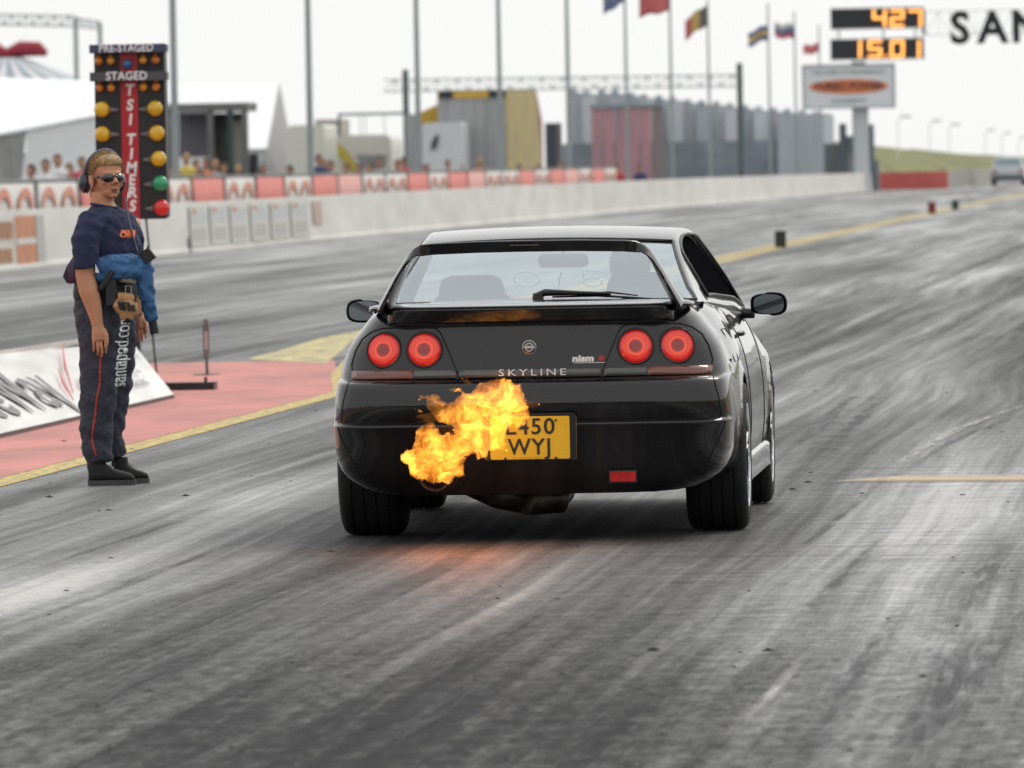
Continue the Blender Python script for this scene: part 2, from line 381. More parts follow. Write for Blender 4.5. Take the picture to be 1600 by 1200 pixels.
for yy, xs in ((42.9, (-6.1, 1.0)), (41.9, (-3.9, 1.0)), (33.4, (-2.6, .5))): soft('joint', [(xs[0]+(xs[1]-xs[0])*t/12, yy+.1-.4*t/12) for t in range(13)], .07, .003, JM, .2)
for i in range(9):       # rows of short tread prints
    for j in range(3+i % 2):
        c = on_ground(1275+j*16+i*7, 702-i*10); soft('tread_print', [(c.x-.015, c.y-.12), (c.x-.014, c.y-.04), (c.x-.012, c.y+.04), (c.x-.01, c.y+.12)], .075, .0045, DM, .34)

# rubber crumbs scattered on the surface (uncountable)
mb = MB()
rc = random.Random(3)
for i in range(900):
    y = 21+rc.random()**1.6*50; x = -7.2-(y-40)*.02+rc.random()*(8.5) - .04*y
    s = .002+.006*rc.random()**4; a = rc.random()*6.3; e1 = 1+3*rc.random()
    dx, dy = math.cos(a)*s*e1, math.sin(a)*s*e1
    mb.add([(x-dx, y-dy, 0), (x-dy*.5, y+dx*.5, .0015), (x+dx, y+dy, 0), (x+dy*.5, y-dx*.5, 0), (x, y, s*.8)], [(0, 1, 4), (1, 2, 4), (2, 3, 4), (3, 0, 4)])
for (px, py) in [(1263, 754), (1238, 765), (1200, 1017), (1020, 1017), (290, 775), (77, 777), (150, 688), (100, 690), (206, 703)]:
    p = on_ground(px, py); s = .014
    mb.add([(p.x-s*1.6, p.y, 0), (p.x, p.y+s, 0), (p.x+s*1.6, p.y, 0), (p.x, p.y-s, 0), (p.x, p.y, s*.7)], [(0, 1, 4), (1, 2, 4), (2, 3, 4), (3, 0, 4)])
o = mb.build('rubber_crumbs', M('rubber_crumb', (.02, .02, .02), .9)); tag(o, 'black crumbs of tyre rubber scattered over the track', 'rubber crumbs', kind='stuff')

# ------------------------------------------------------------ barrier walls
WALL = M('whitewashed_concrete', (.74, .73, .69), .75, var=.10, vs=.9, bump=.15, bs=12, stretch=(1, .35, 1.5), col2=(.62, .61, .57))
mb = MB()
line = [(-19.82, -40), (-19.82, 60), (-19.82, 136), (-19.85, 173), (-19.75, 240), (-19.5, 310), (-18.9, 370), (-18.3, 427)]
hs_ = [.95, .95, .955, .945, .98, .97, .93, .86]
prof = [(0, 0), (0, .06), (-.03, .10), (-.08, 1.0), (-.30, 1.0), (-.36, 0)]
V = []; Fc = []
for (x, y), h in zip(line, hs_):
    for (a, z) in prof: V.append((x+a, y, z*h))
k = len(prof)
for i in range(len(line)-1):
    for j in range(k): q = (j+1) % k; Fc.append((i*k+j, (i+1)*k+j, (i+1)*k+q, i*k+q))
Fc += [tuple(range(k)), tuple(reversed(range((len(line)-1)*k, len(line)*k)))]
bw = fixn(mesh('barrier_wall', V, Fc, WALL)); tag(bw, 'long low white concrete wall down the far side of the track', 'wall')
# faded posters stencilled on the wall face: parts of the wall
def wall_x(z): return -19.82-.03-.05*z/.95+.014
def poster(px0, px1, z0, z1, m, name='poster', inset=.0):
    a = on_x(px0, 400, -19.82).y; b = on_x(px1, 400, -19.82).y
    mbp = MB(); mbp.add([(wall_x(z0)+inset, a, z0), (wall_x(z0)+inset, b, z0), (wall_x(z1)+inset, b, z1), (wall_x(z1)+inset, a, z1)], [(0, 1, 2, 3)])
    mbp.add([(wall_x(z0)+inset-.006, a, z0), (wall_x(z0)+inset-.006, b, z0), (wall_x(z1)+inset-.006, b, z1), (wall_x(z1)+inset-.006, a, z1)], [(3, 2, 1, 0)])
    return mbp.build(name, m, bw, fix=False)
PG = M('faded_grey_print', (.50, .49, .46), .8, var=.3, vs=14, col2=(.36, .36, .34))
PP = M('faded_pale_print', (.66, .65, .61), .8, var=.2, vs=8)
PO = M('faded_orange_print', (.60, .27, .16), .8, var=.3, vs=5)
PB = M('faded_blue_print', (.54, .56, .56), .8, var=.3, vs=12, col2=(.42, .44, .45))
PR = M('faded_rust_print', (.42, .22, .13), .8, var=.4, vs=4)
for i in range(6):
    w0 = 302+i*31.5; poster(w0, w0+29, .12, .88, PP)
    poster(w0+4, w0+24, .20, .46, PG, 'poster_print', .004); poster(w0+3, w0+25, .54, .80, PB, 'poster_print', .004); poster(w0+4, w0+10, .74, .82, PO, 'poster_print', .008)
poster(494, 508, .35, .85, M('faded_pink_print', (.56, .42, .38), .8, var=.3, vs=6))
poster(30, 61, .05, .86, PO); poster(30, 61, .40, .50, PP, 'poster_print', .004); poster(62, 75, .05, .86, PG)
poster(0, 29, .45, .84, PP); poster(2, 26, .5, .78, PR, 'poster_print', .004); poster(0, 29, .06, .40, M('faded_cream_print', (.62, .6, .52), .8)); poster(0, 22, .12, .35, PR, 'poster_print', .004)
poster(298, 301, .0, .30, M('dark_stain', (.12, .12, .12), .8))

mb = MB(); mb.box(-18.3, 427.1, 0, -14.8, 428.2, .87)
o = mb.build('red_barrier', M('red_plastic', (.66, .15, .13), .55, var=.15, vs=.8)); tag(o, 'long red block barrier standing across the end of the white wall', 'barrier')
mb = MB(); a = on_y(1480, 265, 500); 
mb.add([(-14.9, 430, 0), (-14.2, 640, 0), (-14.2, 640, .9), (-14.9, 430, .9), (-15.3, 430, 0), (-14.6, 640, 0), (-14.6, 640, .9), (-15.3, 430, .9)], [(0, 1, 2, 3), (7, 6, 5, 4), (3, 2, 6, 7), (0, 3, 7, 4), (1, 5, 6, 2)])
o = mb.build('concrete_wall', M('grey_concrete', (.36, .35, .32), .8, var=.2, vs=.5)); tag(o, 'plain grey wall running on beyond the red barrier', 'wall')
# wall on the near side of the strip (outside the frame, mirrored in the paint of the car)
mb = MB(); mb.box(7.6, -40, 0, 7.95, 600, .95)
o = mb.build('barrier_wall', WALL); tag(o, 'white concrete wall along the right side of the track, outside the photo', 'wall')
for i, yy in enumerate(range(4, 70, 6)):
    mb = MB(); mb.box(7.5, yy, .12, 7.585, yy+5.2, .93)
    o = mb.build('advertising_banner', M('banner_orange', (.62, .16, .05), .6, var=.2) if i % 2 == 0 else M('banner_white_edge', (.62, .6, .58), .6))
    tag(o, ('orange' if i % 2 == 0 else 'white')+' banner on the right-hand wall, '+['first','second','third','fourth','fifth','sixth','seventh','eighth','ninth','tenth','eleventh'][i]+' from the start', 'banner', 'banners on the wall outside the photo')
def bank(name, pts, m, label=None):
    V = []; Fc = []
    for (x, y, z) in pts: V.append((x, y, z))
def ridge(name, line, h, depth, m, seg=80, seed=0, rough=.25, label=None, cat=None, side=1):
    # a rounded earth bank following a line; front foot on the line, top behind it
    V = []; Fc = []; n = 7
    P = [Vector(p) for p in line]
    for i in range(seg+1):
        t = i/seg*(len(P)-1); k = min(int(t), len(P)-2); f = t-k; p = P[k].lerp(P[k+1], f); hh = h[k]*(1-f)+h[k+1]*f
        d = (P[k+1]-P[k]).normalized(); nr = Vector((-d.y, d.x))*side
        for j in range(n):
            s = j/(n-1); z = hh*math.sin(s*math.pi/2)**.8 if j < n-1 else hh*.9
            z *= 1+rough*.4*noise.noise(Vector((i*.21+seed, j*.8, 0)))
            q = p+nr*s*depth; V.append((q.x, q.y, z if j else -.01))
    for i in range(seg):
        for j in range(n-1): Fc.append((i*n+j, (i+1)*n+j, (i+1)*n+j+1, i*n+j+1))
    return mesh(name, V, Fc, m, smooth=60)
GR = M('bank_grass', (.17, .19, .065), .95, var=.5, vs=.25, col2=(.075, .10, .035))
GR2 = M('dry_bank_grass', (.20, .19, .08), .95, var=.45, vs=.12, col2=(.10, .125, .05))
o = ridge('grass_bank', [(9, -60), (9, 400)], [2.2, 2.2], 8, GR, side=-1, seed=4); o['kind'] = 'structure'
a = on_y(1383, 268, 560); 
o = ridge('grass_hill', [(-23.6, 560, ), (-21.0, 640), (-17.6, 800), (-12, 1100)], [3.5, 3.0, 2.0, 1.1], 12, GR2, side=1, seed=9); o['kind'] = 'structure'
# unseen dark mass added behind the start to darken the tail's reflections
mb = MB()
for i in range(110):
    x = -90+i*1.6+random.random(); r = 1.0+random.random()*1.8; z = .9+random.random()*3.2*(.6+.4*math.sin(i*.37))
    mb.ball((x, -46+random.random()*3, z), r, 8, 5)
o = mb.build('backdrop', M('dark_backdrop', (.03, .04, .02), .9, var=.5, vs=1), smooth=60); o['kind'] = 'stuff'; tag(o, 'dark hedge added unseen behind the start line for the car to mirror', 'backdrop')
# ------------------------------------------------------------ the car
PAINT = M('gloss_black_paint', (.004, .004, .005), .35, spec=.12, coat=1.0, bump=.010, bs=3)
TRIM = M('satin_black_trim', (.012, .012, .013), .38)
RUB = M('tyre_rubber', (.010, .010, .011), .78, var=.3, vs=18, bump=.3, bs=60)
UNDER = M('underbody_dark', (.012, .012, .013), .7, var=.4, vs=6)
SEAM = M('panel_gap', (.002, .002, .002), .6)
CHROME = M('polished_alloy', (.75, .76, .78), .16, metal=1, rvar=.06, vs=8)
car = empty('sports_coupe', (-2.94, 35.9, 0), rad(1.2), 'gloss black sports coupe with four round red tail lights and flames at its exhaust', 'car')

T_W = [(-1, .815), (-.5, .818), (-.3, .833), (0, .843), (.5, .84), (1.4, .845), (2.2, .85), (2.72, .86), (3.2, .84), (3.7, .80)]
T_ZD = [(-1.05, .950), (-.6, .958), (-.2, .966), (.3, .952), (1.0, .912), (1.7, .888), (2.2, .875), (2.6, .84), (3.1, .76), (3.45, .69), (3.7, .62)]
T_XD = [(-1.05, .56), (-.5, .60), (-.2, .63), (.3, .66), (1.0, .73), (1.7, .745), (2.2, .73), (2.8, .68), (3.5, .58)]
T_IN = [(0, 0), (.32, .07), (.52, .155), (.66, .275), (.81, .51), (.93, .74), (1, 1)]
T_YR = [(.18, -.93), (.20, -.94), (.26, -.968), (.33, -.985), (.40, -1.0), (.45, -1.012), (.478, -1.022), (.484, -1.020), (.494, -.996), (.52, -1.004), (.56, -1.010), (.60, -1.004), (.63, -.994), (.652, -.975), (.662, -.955), (.666, -.940),
        (.672, -.936), (.705, -.932), (.708, -.930), (.78, -.915), (.87, -.893), (.93, -.88), (.97, -.85)]
T_YF = [(.1, 3.48), (.2, 3.58), (.3, 3.63), (.45, 3.65), (.56, 3.62), (.62, 3.55), (.7, 3.45), (.9, 3.3)]
def lin(x, T):
    if x <= T[0][0]: return T[0][1]
    for a, b in zip(T, T[1:]):
        if x <= b[0]: return a[1]+(b[1]-a[1])*(x-a[0])/(b[0]-a[0])
    return T[-1][1]
Y0, YF0, NR, NF = -.47, 3.05, 4.0, 2.8
def bx(z, y):
    w = interp(y, T_W); zd = interp(y, T_ZD); xd = interp(y, T_XD)
    if z <= .5:
        kk = 1-min(1, max(0, (y+.40)/.12))
        x = w-.035*max(0, (.42-z)/.25)**1.5*(1-kk)-lin(.478-z, [(0, 0), (.12, .006), (.17, .022), (.21, .052), (.245, .10), (.30, .2)])*kk
        return x
    u = min(1, (z-.5)/(zd-.5))
    # doors are flatter than the haunches
    k = interp(u, T_IN); kf = u**2.6*.9+.1*u
    t = min(1, max(0, (y-.2)/.8)) * (1-min(1, max(0, (y-2.2)/.5)))
    k = k*(1-t)+kf*t
    return w-(w-xd)*k
def nr_(z): return 6.5-2.5*min(1, max(0, (z-.655)/.017))
def rear_pt(x, z):
    NR = nr_(z)
    w = bx(z, Y0); yr = lin(z, T_YR); r = min(1, abs(x)/w)
    return Vector((x, Y0-(Y0-yr)*(1-r**NR)**(1/NR), z))
def rear_n(x, z):
    e = .004; dx = rear_pt(x+e, z)-rear_pt(x-e, z); dz = rear_pt(x, z+e)-rear_pt(x, z-e)
    n = dx.cross(dz).normalized(); return n if n.y < 0 else -n
ARCH = [(0.0, .31, .342), (2.72, .31, .345)]
zr_rows = [.19, .215, .24, .27, .30, .33, .365, .40, .43, .455, .470, .478, .4838, .4842, .494, .507, .52, .54, .56, .58, .60, .618, .632, .643, .652, .658, .662, .666]
u_rows = [.672, .69, .705, .708, .73, .755, .78, .805, .83, .85, .87, .885, .90, .912, .924, .934, .943, .95]
rows = [('a', z) for z in zr_rows if z <= .5] + [('u', (z-.5)/(.95-.5)) for z in zr_rows+u_rows if z > .5]
cols = []
for i in range(20): 
    cols.append(('r', (i/19)*.9999))
ys = sorted(set([round(Y0+(YF0-Y0)*i/48, 4) for i in range(1, 48)] + [yc+R*math.cos(math.pi*i/22) for (yc, zc, R) in ARCH for i in range(23)] + [yc+s*(R+.0012) for (yc, zc, R) in ARCH for s in (-1, 1)]))
cols += [('s', y) for y in ys]
cols += [('f', 1-i/16) for i in range(17)]
def bottom(x, y):
    if y < -.3: return .195+.045*min(1, (abs(x)/.78)**6)
    if y < 2.4: return .175
    return .175
def surf(c, r):
    k, t = c
    yy = {'r': Y0, 's': t, 'f': YF0}[k]
    zd = interp(yy, T_ZD) if k != 'r' else .95
    z = r[1] if r[0] == 'a' else .5+r[1]*(zd-.5)
    if k == 'r':
        # superellipse corner, denser where it turns
        NR = nr_(z); th = math.pi/2*(t**.8); w = bx(z, Y0); yr = lin(z, T_YR)
        x = w*math.sin(th)**(2/NR); y = Y0-(Y0-yr)*math.cos(th)**(2/NR)
        z = max(z, bottom(x, y)) if z < .3 else z
        return Vector((x, y, z))
    if k == 'f':
        th = math.pi/2*(t**.8); w = bx(z, YF0); zf = z
        yf = lin(z, T_YF)
        x = w*math.sin(th)**(2/NF) if t > 0 else 0; y = YF0+(yf-YF0)*math.cos(th)**(2/NF)
        return Vector((x, y, z))
    x = bx(z, t)
    z = max(z, bottom(x, t))
    for (yc, zc, R) in ARCH:
        d = abs(t-yc)
        if d <= R+1e-6:
            az = zc+math.sqrt(max(0, R*R-d*d))
            if z < az: z = az; x = bx(az, t)
            x += .010*max(0, 1-(z-az)/.05) if z > az+.004 else .006
    return Vector((x, t, z))
G_ = [[surf(c, r) for r in rows] for c in cols]
V = []; Fc = []
def addgrid(G, V, Fc, flip=False, keep=None):
    b = len(V); n = len(G[0])
    for g in G: V += g
    for i in range(len(G)-1):
        for j in range(n-1):
            if keep and not keep(i, j): continue
            q = (b+i*n+j, b+(i+1)*n+j, b+(i+1)*n+j+1, b+i*n+j+1)
            Fc.append(q[::-1] if flip else q)
mir = lambda G: [[Vector((-p.x, p.y, p.z)) for p in g] for g in G]
addgrid(G_, V, Fc); addgrid(mir(G_), V, Fc, True)
# deck: boot lid and bonnet
deck = []
for g in G_:
    e = g[-1]; cr = .012 if e.y < 1 else .035
    deck.append([Vector((e.x*(1-s), e.y, e.z+cr*(1-(1-s)**2))) for s in [0, .04, .1, .2, .35, .5, .7, .85, 1]])
kp = lambda i, j: not (-.27 < (deck[i][0].y+deck[i+1][0].y)/2 < 2.16)
addgrid(deck, V, Fc, False, kp); addgrid(mir(deck), V, Fc, True, kp)
# arch lips turned inwards
for (yc, zc, R) in ARCH:
    for s in (1, -1):
        L0 = []
        for i in range(25):
            a = math.pi*i/24; y = yc+R*math.cos(a); z = zc+R*math.sin(a); x = bx(z, y)+.006
            L0.append([Vector((s*x, y, z)), Vector((s*(x-.035), y, z+.0)), Vector((s*(x-.30), y, z+.012))])
        addgrid(L0, V, Fc, s < 0)
body = fixn(mesh('body', V, Fc, PAINT, car, 38))

# greenhouse
T_ZR = [(-.30, .972), (-.1, 1.035), (.1, 1.10), (.3, 1.163), (.48, 1.212), (.6, 1.236), (.8, 1.258), (1.1, 1.268), (1.35, 1.262), (1.55, 1.24), (1.7, 1.19), (1.95, 1.06), (2.28, .885)]
T_XL = [(-.3, .655), (.1, .66), (.8, .69), (1.5, .722), (2.3, .72)]
gys = [-.30, -.27, -.25, -.2, -.1, 0, .1, .2, .3, .4, .47, .505, .53, .56, .6, .68, .8, .95, 1.1, 1.25, 1.38, 1.47, 1.53, 1.56, 1.6, 1.66, 1.72, 1.8, 1.9, 2.0, 2.1, 2.2, 2.26]
NS, NC, NT = 10, 5, 10
def gsec(y):
    zr = interp(y, T_ZR); zb = interp(y, T_ZD)-.02; xl = interp(y, T_XL)
    zr = max(zr, zb+.012)
    drop = min(.028, (zr-zb)*.5); cr = .016 if y < 1.5 else .03
    zt = zr-cr-drop; sx = lambda z: xl-(z-.97)*.58
    B = Vector((sx(zb), y, zb)); T = Vector((sx(zt), y, zt)); Rr = min(.05, (zr-zb)*.6)
    P = [B.lerp(T, i/NS) for i in range(NS)]
    e = Vector((T.x-Rr*.9, y, zr-cr)); cpt = Vector((T.x-.012, y, zr-cr+.000))
    for i in range(NC): t = i/NC; P.append(T*(1-t)**2+cpt*2*t*(1-t)+e*t*t)
    for i in range(NT+1):
        t = i/NT; x = e.x*(1-t); P.append(Vector((x, y, zr-cr*(x/e.x)**2)))
    return P
GG = [gsec(y) for y in gys]
for k, y in enumerate(gys):       # the window ends lean forward with the pillars
    pass
def ym(i): return (gys[i]+gys[i+1])/2
is_rear = lambda i, j: -.27 < ym(i) < .505 and j >= NS+NC-1
is_front = lambda i, j: ym(i) > 1.56 and ym(i) < 2.2 and j >= NS+NC
def is_side(i, j):
    y = ym(i)
    if not (2 <= j <= NS-1): return False
    return .30+.03*(j-2) < y < 1.98-.0*j
hole = lambda i, j: is_rear(i, j) or is_front(i, j) or is_side(i, j)
V = []; Fc = []
addgrid(GG, V, Fc, False, lambda i, j: not hole(i, j)); addgrid(mir(GG), V, Fc, True, lambda i, j: not hole(i, j))
roof = fixn(mesh('roof', V, Fc, PAINT, car, 45))
so_ = roof.modifiers.new('t', 'SOLIDIFY'); so_.thickness = .018; so_.offset = -1
GL = glass('rear_glass', (.86, .96, .98), .30, .97); GLF = glass('windscreen_glass', (.93, .97, .97), .05, .95); GLD = glass('side_glass', (.5, .55, .56), .05, .6)
def gpart(name, f, m, sides=(1, -1), off=-.004):
    V = []; Fc = []
    if 1 in sides: addgrid(GG, V, Fc, False, f)
    if -1 in sides: addgrid(mir(GG), V, Fc, True, f)
    o = fixn(mesh(name, V, Fc, m, car, 60))
    bm = bmesh.new(); bm.from_mesh(o.data)
    bmesh.ops.delete(bm, geom=[v for v in bm.verts if not v.link_faces], context='VERTS'); bm.normal_update()
    for v in bm.verts: v.co += v.normal*off
    bm.to_mesh(o.data); bm.free(); return o
gpart('rear_window', is_rear, GL); gpart('windscreen', is_front, GLF)
gpart('side_window', is_side, GLD, (-1,))
gpart('side_window', is_side, M('unlit_cabin_side', (.006, .006, .007), .9, spec=0.0), (1,), -.02)  # black sheet painted as the shade inside the open window
# seals round the glass
def seal(pts, r=.006, name='window_seal', m=TRIM, n=6): 
    mb = MB(); mb.ring(pts, r, n); return mb.build(name, m, car, smooth=60)
J = NS+NC-1
iA = [i for i, y in enumerate(gys) if -.27 <= y <= .505]
lp = [GG[i][J] for i in iA]
ring_ = lp + [GG[iA[-1]][j] for j in range(J+1, J+NT+2)]
ring2 = ring_ + [Vector((-p.x, p.y, p.z)) for p in reversed(ring_)]
base = [Vector((x, GG[iA[0]][J].y, GG[iA[0]][J].z+.006*(1-(x/.6)**2))) for x in np.linspace(-lp[0].x, lp[0].x, 9)]
seal(ring2 + base, .0065)
for s in (1, -1):
    mbd = MB()
    e = [i for i, y in enumerate(gys) if .36 <= y <= 1.9]
    up_ = [GG[i][NS] for i in e]; lo_ = [GG[i][2] for i in e]
    f = lambda p: Vector((s*(p.x+.002), p.y, p.z))
    mbd.ring([f(p) for p in lo_+up_[::-1]+[lo_[0]]], .007, 6); mbd.build('window_seal', TRIM, car, smooth=60)
# silver drip line along the right roof edge is the door glass channel
# doors, seams, flap
def seam(pts, r=.0028, name='door_seam'):
    mb = MB(); mb.ring(pts, r, 5); return mb.build(name, SEAM, car)
def side_pt(y, z, s, o=0.0): return Vector((s*(bx(z, y)+o), y, z))
for s in (1, -1):
    seam([side_pt(.55+.05*math.sin((z-.2)*4), z, s) for z in np.linspace(.2, .925, 20)])
    seam([side_pt(1.95, z, s) for z in np.linspace(.2, .87, 16)])
    seam([side_pt(y, .2, s) for y in np.linspace(.56, 1.95, 20)])
    seam([side_pt(y, .30, s) for y in np.linspace(.36, .56, 5)], name='sill_seam')
    # side skirt
    mb = MB(); SK = []
    for y in np.linspace(.37, 2.35, 24):
        SK.append([Vector((s*(bx(.3, y)-.01), y, .31)), Vector((s*(bx(.3, y)+.012), y, .28)), Vector((s*(bx(.3, y)+.016), y, .19)), Vector((s*(bx(.3, y)-.03), y, .165))])
    V = []; Fc = []; addgrid(SK, V, Fc, s < 0); fixn(mesh('side_skirt', V, Fc, PAINT, car, 40))
    # door handle
    mb = MB(); mb.ring([side_pt(.66, .80, s, -.01), side_pt(.67, .80, s, .018), side_pt(.80, .80, s, .018), side_pt(.81, .80, s, -.01)], .010, 8); mb.build('door_handle', PAINT, car, smooth=50)
seam([side_pt(y, z, 1, .001) for (y, z) in [(-.28, .84), (-.30, .84), (-.31, .82), (-.31, .72), (-.30, .705), (-.14, .705), (-.13, .72), (-.13, .82), (-.14, .84), (-.28, .84)]], .002, 'fuel_flap_seam')
# rear fascia lines: boot lid, lamp panels, bumper joint
def rp(x, z, o=.0015): return rear_pt(x, z)+rear_n(x, z)*o
def rear_line(pts, name, r=.003, m=SEAM, k=8):
    P = []
    for a, b in zip(pts, pts[1:]):
        for i in range(k): t = i/k; P.append(rp(a[0]+(b[0]-a[0])*t, a[1]+(b[1]-a[1])*t, .0005))
    P.append(rp(*pts[-1], .0005)); mb = MB(); mb.ring(P, r, 5); return mb.build(name, m, car)
for s in (1, -1):
    out = [(.735, .704), (.738, .73), (.722, .785), (.695, .832), (.655, .862), (.61, .876), (.5, .880), (.41, .880), (.380, .872), (.362, .852), (.335, .79), (.298, .70), (.292, .668)]
    rear_line([(s*a, b) for a, b in out], 'lamp_panel_seam', .0032, k=5)
    rear_line([(s*.575, .883), (s*.585, .95)], 'wing_seam', .003)
    rear_line([(s*.742, .664), (s*.765, .58), (s*.775, .50)], 'bumper_seam', .0025)
    rear_line([(s*.79, .478), (s*.77, .42), (s*.725, .33), (s*.70, .27)], 'bumper_seam', .003)
    # reflector strip under the lamps
    def strip_part(x0, x1, m, name, z0=.669, z1=.704, o=.0035):
        G2 = [[rp(s*(x0+(x1-x0)*i/10), z0+(z1-z0)*j/2, o) for j in range(3)] for i in range(11)]
        V = []; Fc = []; addgrid(G2, V, Fc); e = fixn(mesh(name, V, Fc, m, car, 60)); q = e.modifiers.new('t', 'SOLIDIFY'); q.thickness = .004; return e
    RIB = M('ribbed_smoked_lens', (.035, .037, .037), .25, coat=.6, var=.5, vs=2, stretch=(1, 1, 110), col2=(.10, .10, .10))
    RIR = M('ribbed_red_reflector', (.22, .06, .04), .25, coat=.6, var=.6, vs=2, stretch=(1, 1, 110), col2=(.07, .035, .03))
    strip_part(.30, .475, RIB, 'indicator_lens'); strip_part(.478, .735, RIR, 'side_reflector')
strip2 = [[rp(-.288+.576*i/16, .668+.036*j/2, .004) for j in range(3)] for i in range(17)]
V = []; Fc = []; addgrid(strip2, V, Fc); gar = fixn(mesh('garnish_strip', V, Fc, RIB, car, 60)); q = gar.modifiers.new('t', 'SOLIDIFY'); q.thickness = .004
SILV = M('silver_lettering', (.62, .62, .64), .3, metal=.6)
text_mesh('model_lettering', 'SKYLINE', .038, SILV, car, (.010, -.945, .689), (1, .0, 0), (0, .05, 1), bold=.0003, sx=1.5, spacing=1.38)
WP = M('white_decal', (.75, .75, .75), .5); RP_ = M('red_decal', (.5, .03, .03), .5)
zc_ = .741
yb_ = rear_pt(.24, zc_).y-.004
text_mesh('tuner_badge', 'nism', .036, WP, car, (.172, yb_, zc_+.001), (1, .03, 0), (0, .12, 1), bold=.0020, align='LEFT', sx=1.25, shear=.1, spacing=1.05)
mb = MB(); mb.lathe([(0, 0), (.0115, 0), (.0115, .003)], (0, 0, 0), 'y', 18); o = mb.build('badge_dot', RP_, car); o.location = (.292, yb_-.001, zc_+.002)
mb = MB(); mb.box(.178, yb_-.001, zc_-.017, .305, yb_+.001, zc_-.0145); mb.build('badge_line', WP, car)
# round maker's emblem
ez = .792; ey = rear_pt(0, ez).y
mb = MB(); mb.lathe([(0, -.006), (.024, -.006), (.028, -.004), (.029, 0)], (-.002, ey, ez), 'y', 32); emb = mb.build('emblem', M('emblem_black', (.02, .02, .02), .2, coat=1), car, 40)
mb = MB(); mb.lathe([(.0265, -.0065), (.0285, -.0055), (.029, -.001)], (-.002, ey-.001, ez), 'y', 32)
mb.lathe([(.0135, -.0075), (.0175, -.0075)], (-.002, ey-.001, ez), 'y', 24); mb.box(-.024, ey-.0095, ez-.0045, .020, ey-.0085, ez+.0045)
o = mb.build('emblem_ring', SILV, emb)

# tail lamps
def lamp_mat():
    m = bpy.data.materials.new('tail_lamp_lens'); m.use_nodes = True; n = m.node_tree.nodes; l = m.node_tree.links.new; b = n['Principled BSDF']
    t = n.new('ShaderNodeTexCoord'); s = n.new('ShaderNodeSeparateXYZ'); l(t.outputs['Object'], s.inputs[0])
    cx = n.new('ShaderNodeCombineXYZ'); l(s.outputs[0], cx.inputs[0]); l(s.outputs[2], cx.inputs[1])
    ln = n.new('ShaderNodeVectorMath'); ln.operation = 'LENGTH'; l(cx.outputs[0], ln.inputs[0])
    r = n.new('ShaderNodeValToRGB'); e = r.color_ramp.elements; r.color_ramp.interpolation = 'EASE'
    mr = n.new('ShaderNodeMapRange'); mr.inputs[2].default_value = .068; l(ln.outputs['Value'], mr.inputs[0]); l(mr.outputs[0], r.inputs[0])
    e[0].position = 0; e[0].color = (.13, .008, .010, 1); e[1].position = 1; e[1].color = (.45, .012, .01, 1)
    for p, c in [(.36, (.20, .010, .012, 1)), (.42, (1, .045, .012, 1)), (.54, (1.0, .11, .015, 1)), (.60, (.62, .012, .008, 1)), (.66, (.95, .05, .012, 1)), (.80, (.72, .022, .01, 1)), (.93, (.42, .008, .006, 1))]:
        q = e.new(p); q.color = c
    mg = n.new('ShaderNodeTexWave'); mg.inputs['Scale'].default_value = 60; mg.bands_direction = 'Z'; mg.inputs['Distortion'].default_value = 0; l(t.outputs['Object'], mg.inputs[0])
    l(r.outputs[0], b.inputs['Emission Color']); b.inputs['Emission Strength'].default_value = .60
    b.inputs['Base Color'].default_value = (.14, .006, .006, 1); b.inputs['Roughness'].default_value = .12; b.inputs['Coat Weight'].default_value = .6
    return m
LM = lamp_mat()
for (x, z) in [(-.597, .787), (-.430, .787), (.430, .787), (.597, .787)]:
    p = rear_pt(x, z); nn = rear_n(x, z); nn = (nn+Vector((0, -.9, 0))).normalized()
    ol = empty('tail_lamp', p+nn*.0); ol.parent = car
    q = (-nn).to_track_quat('Y', 'Z'); ol.rotation_euler = q.to_euler()
    mb = MB(); mb.lathe([(.0, -.020), (.02, -.0195), (.038, -.0185), (.0385, -.0165), (.05, -.0155), (.062, -.012), (.0675, -.006)], (0, 0, 0), 'y', 48)
    o = mb.build('lamp_lens', LM, ol, 50)
    mb = MB(); mb.lathe([(.0670, .02), (.0670, -.006), (.069, -.012), (.073, -.012), (.0765, -.004), (.077, .03)], (0, 0, 0), 'y', 48)
    mb.build('lamp_bezel', M('lamp_bezel_black', (.008, .008, .008), .25), ol, 40)

# boot lip spoiler
SP = []
prof = [(-.004, .886), (-.030, .890), (-.056, .900), (-.068, .925), (-.074, .948), (-.066, .957), (-.03, .964), (.06, .972), (.16, .974), (.26, .972)]
for i in range(41):
    x = -.585+1.17*i/40; e = max(0, (abs(x)-.545)/.04); y0 = rear_pt(x, .90).y; k = 1-.85*e*e
    SP.append([Vector((x, y0+(a*k if a < 0 else a), .89+(z-.89)*(1-.12*e))) for a, z in prof])
V = []; Fc = []; addgrid(SP, V, Fc)
n_ = len(prof); Fc.append(tuple(range(n_))); Fc.append(tuple(reversed(range(40*n_, 41*n_))))
fixn(mesh('boot_spoiler', V, Fc, PAINT, car, 42))
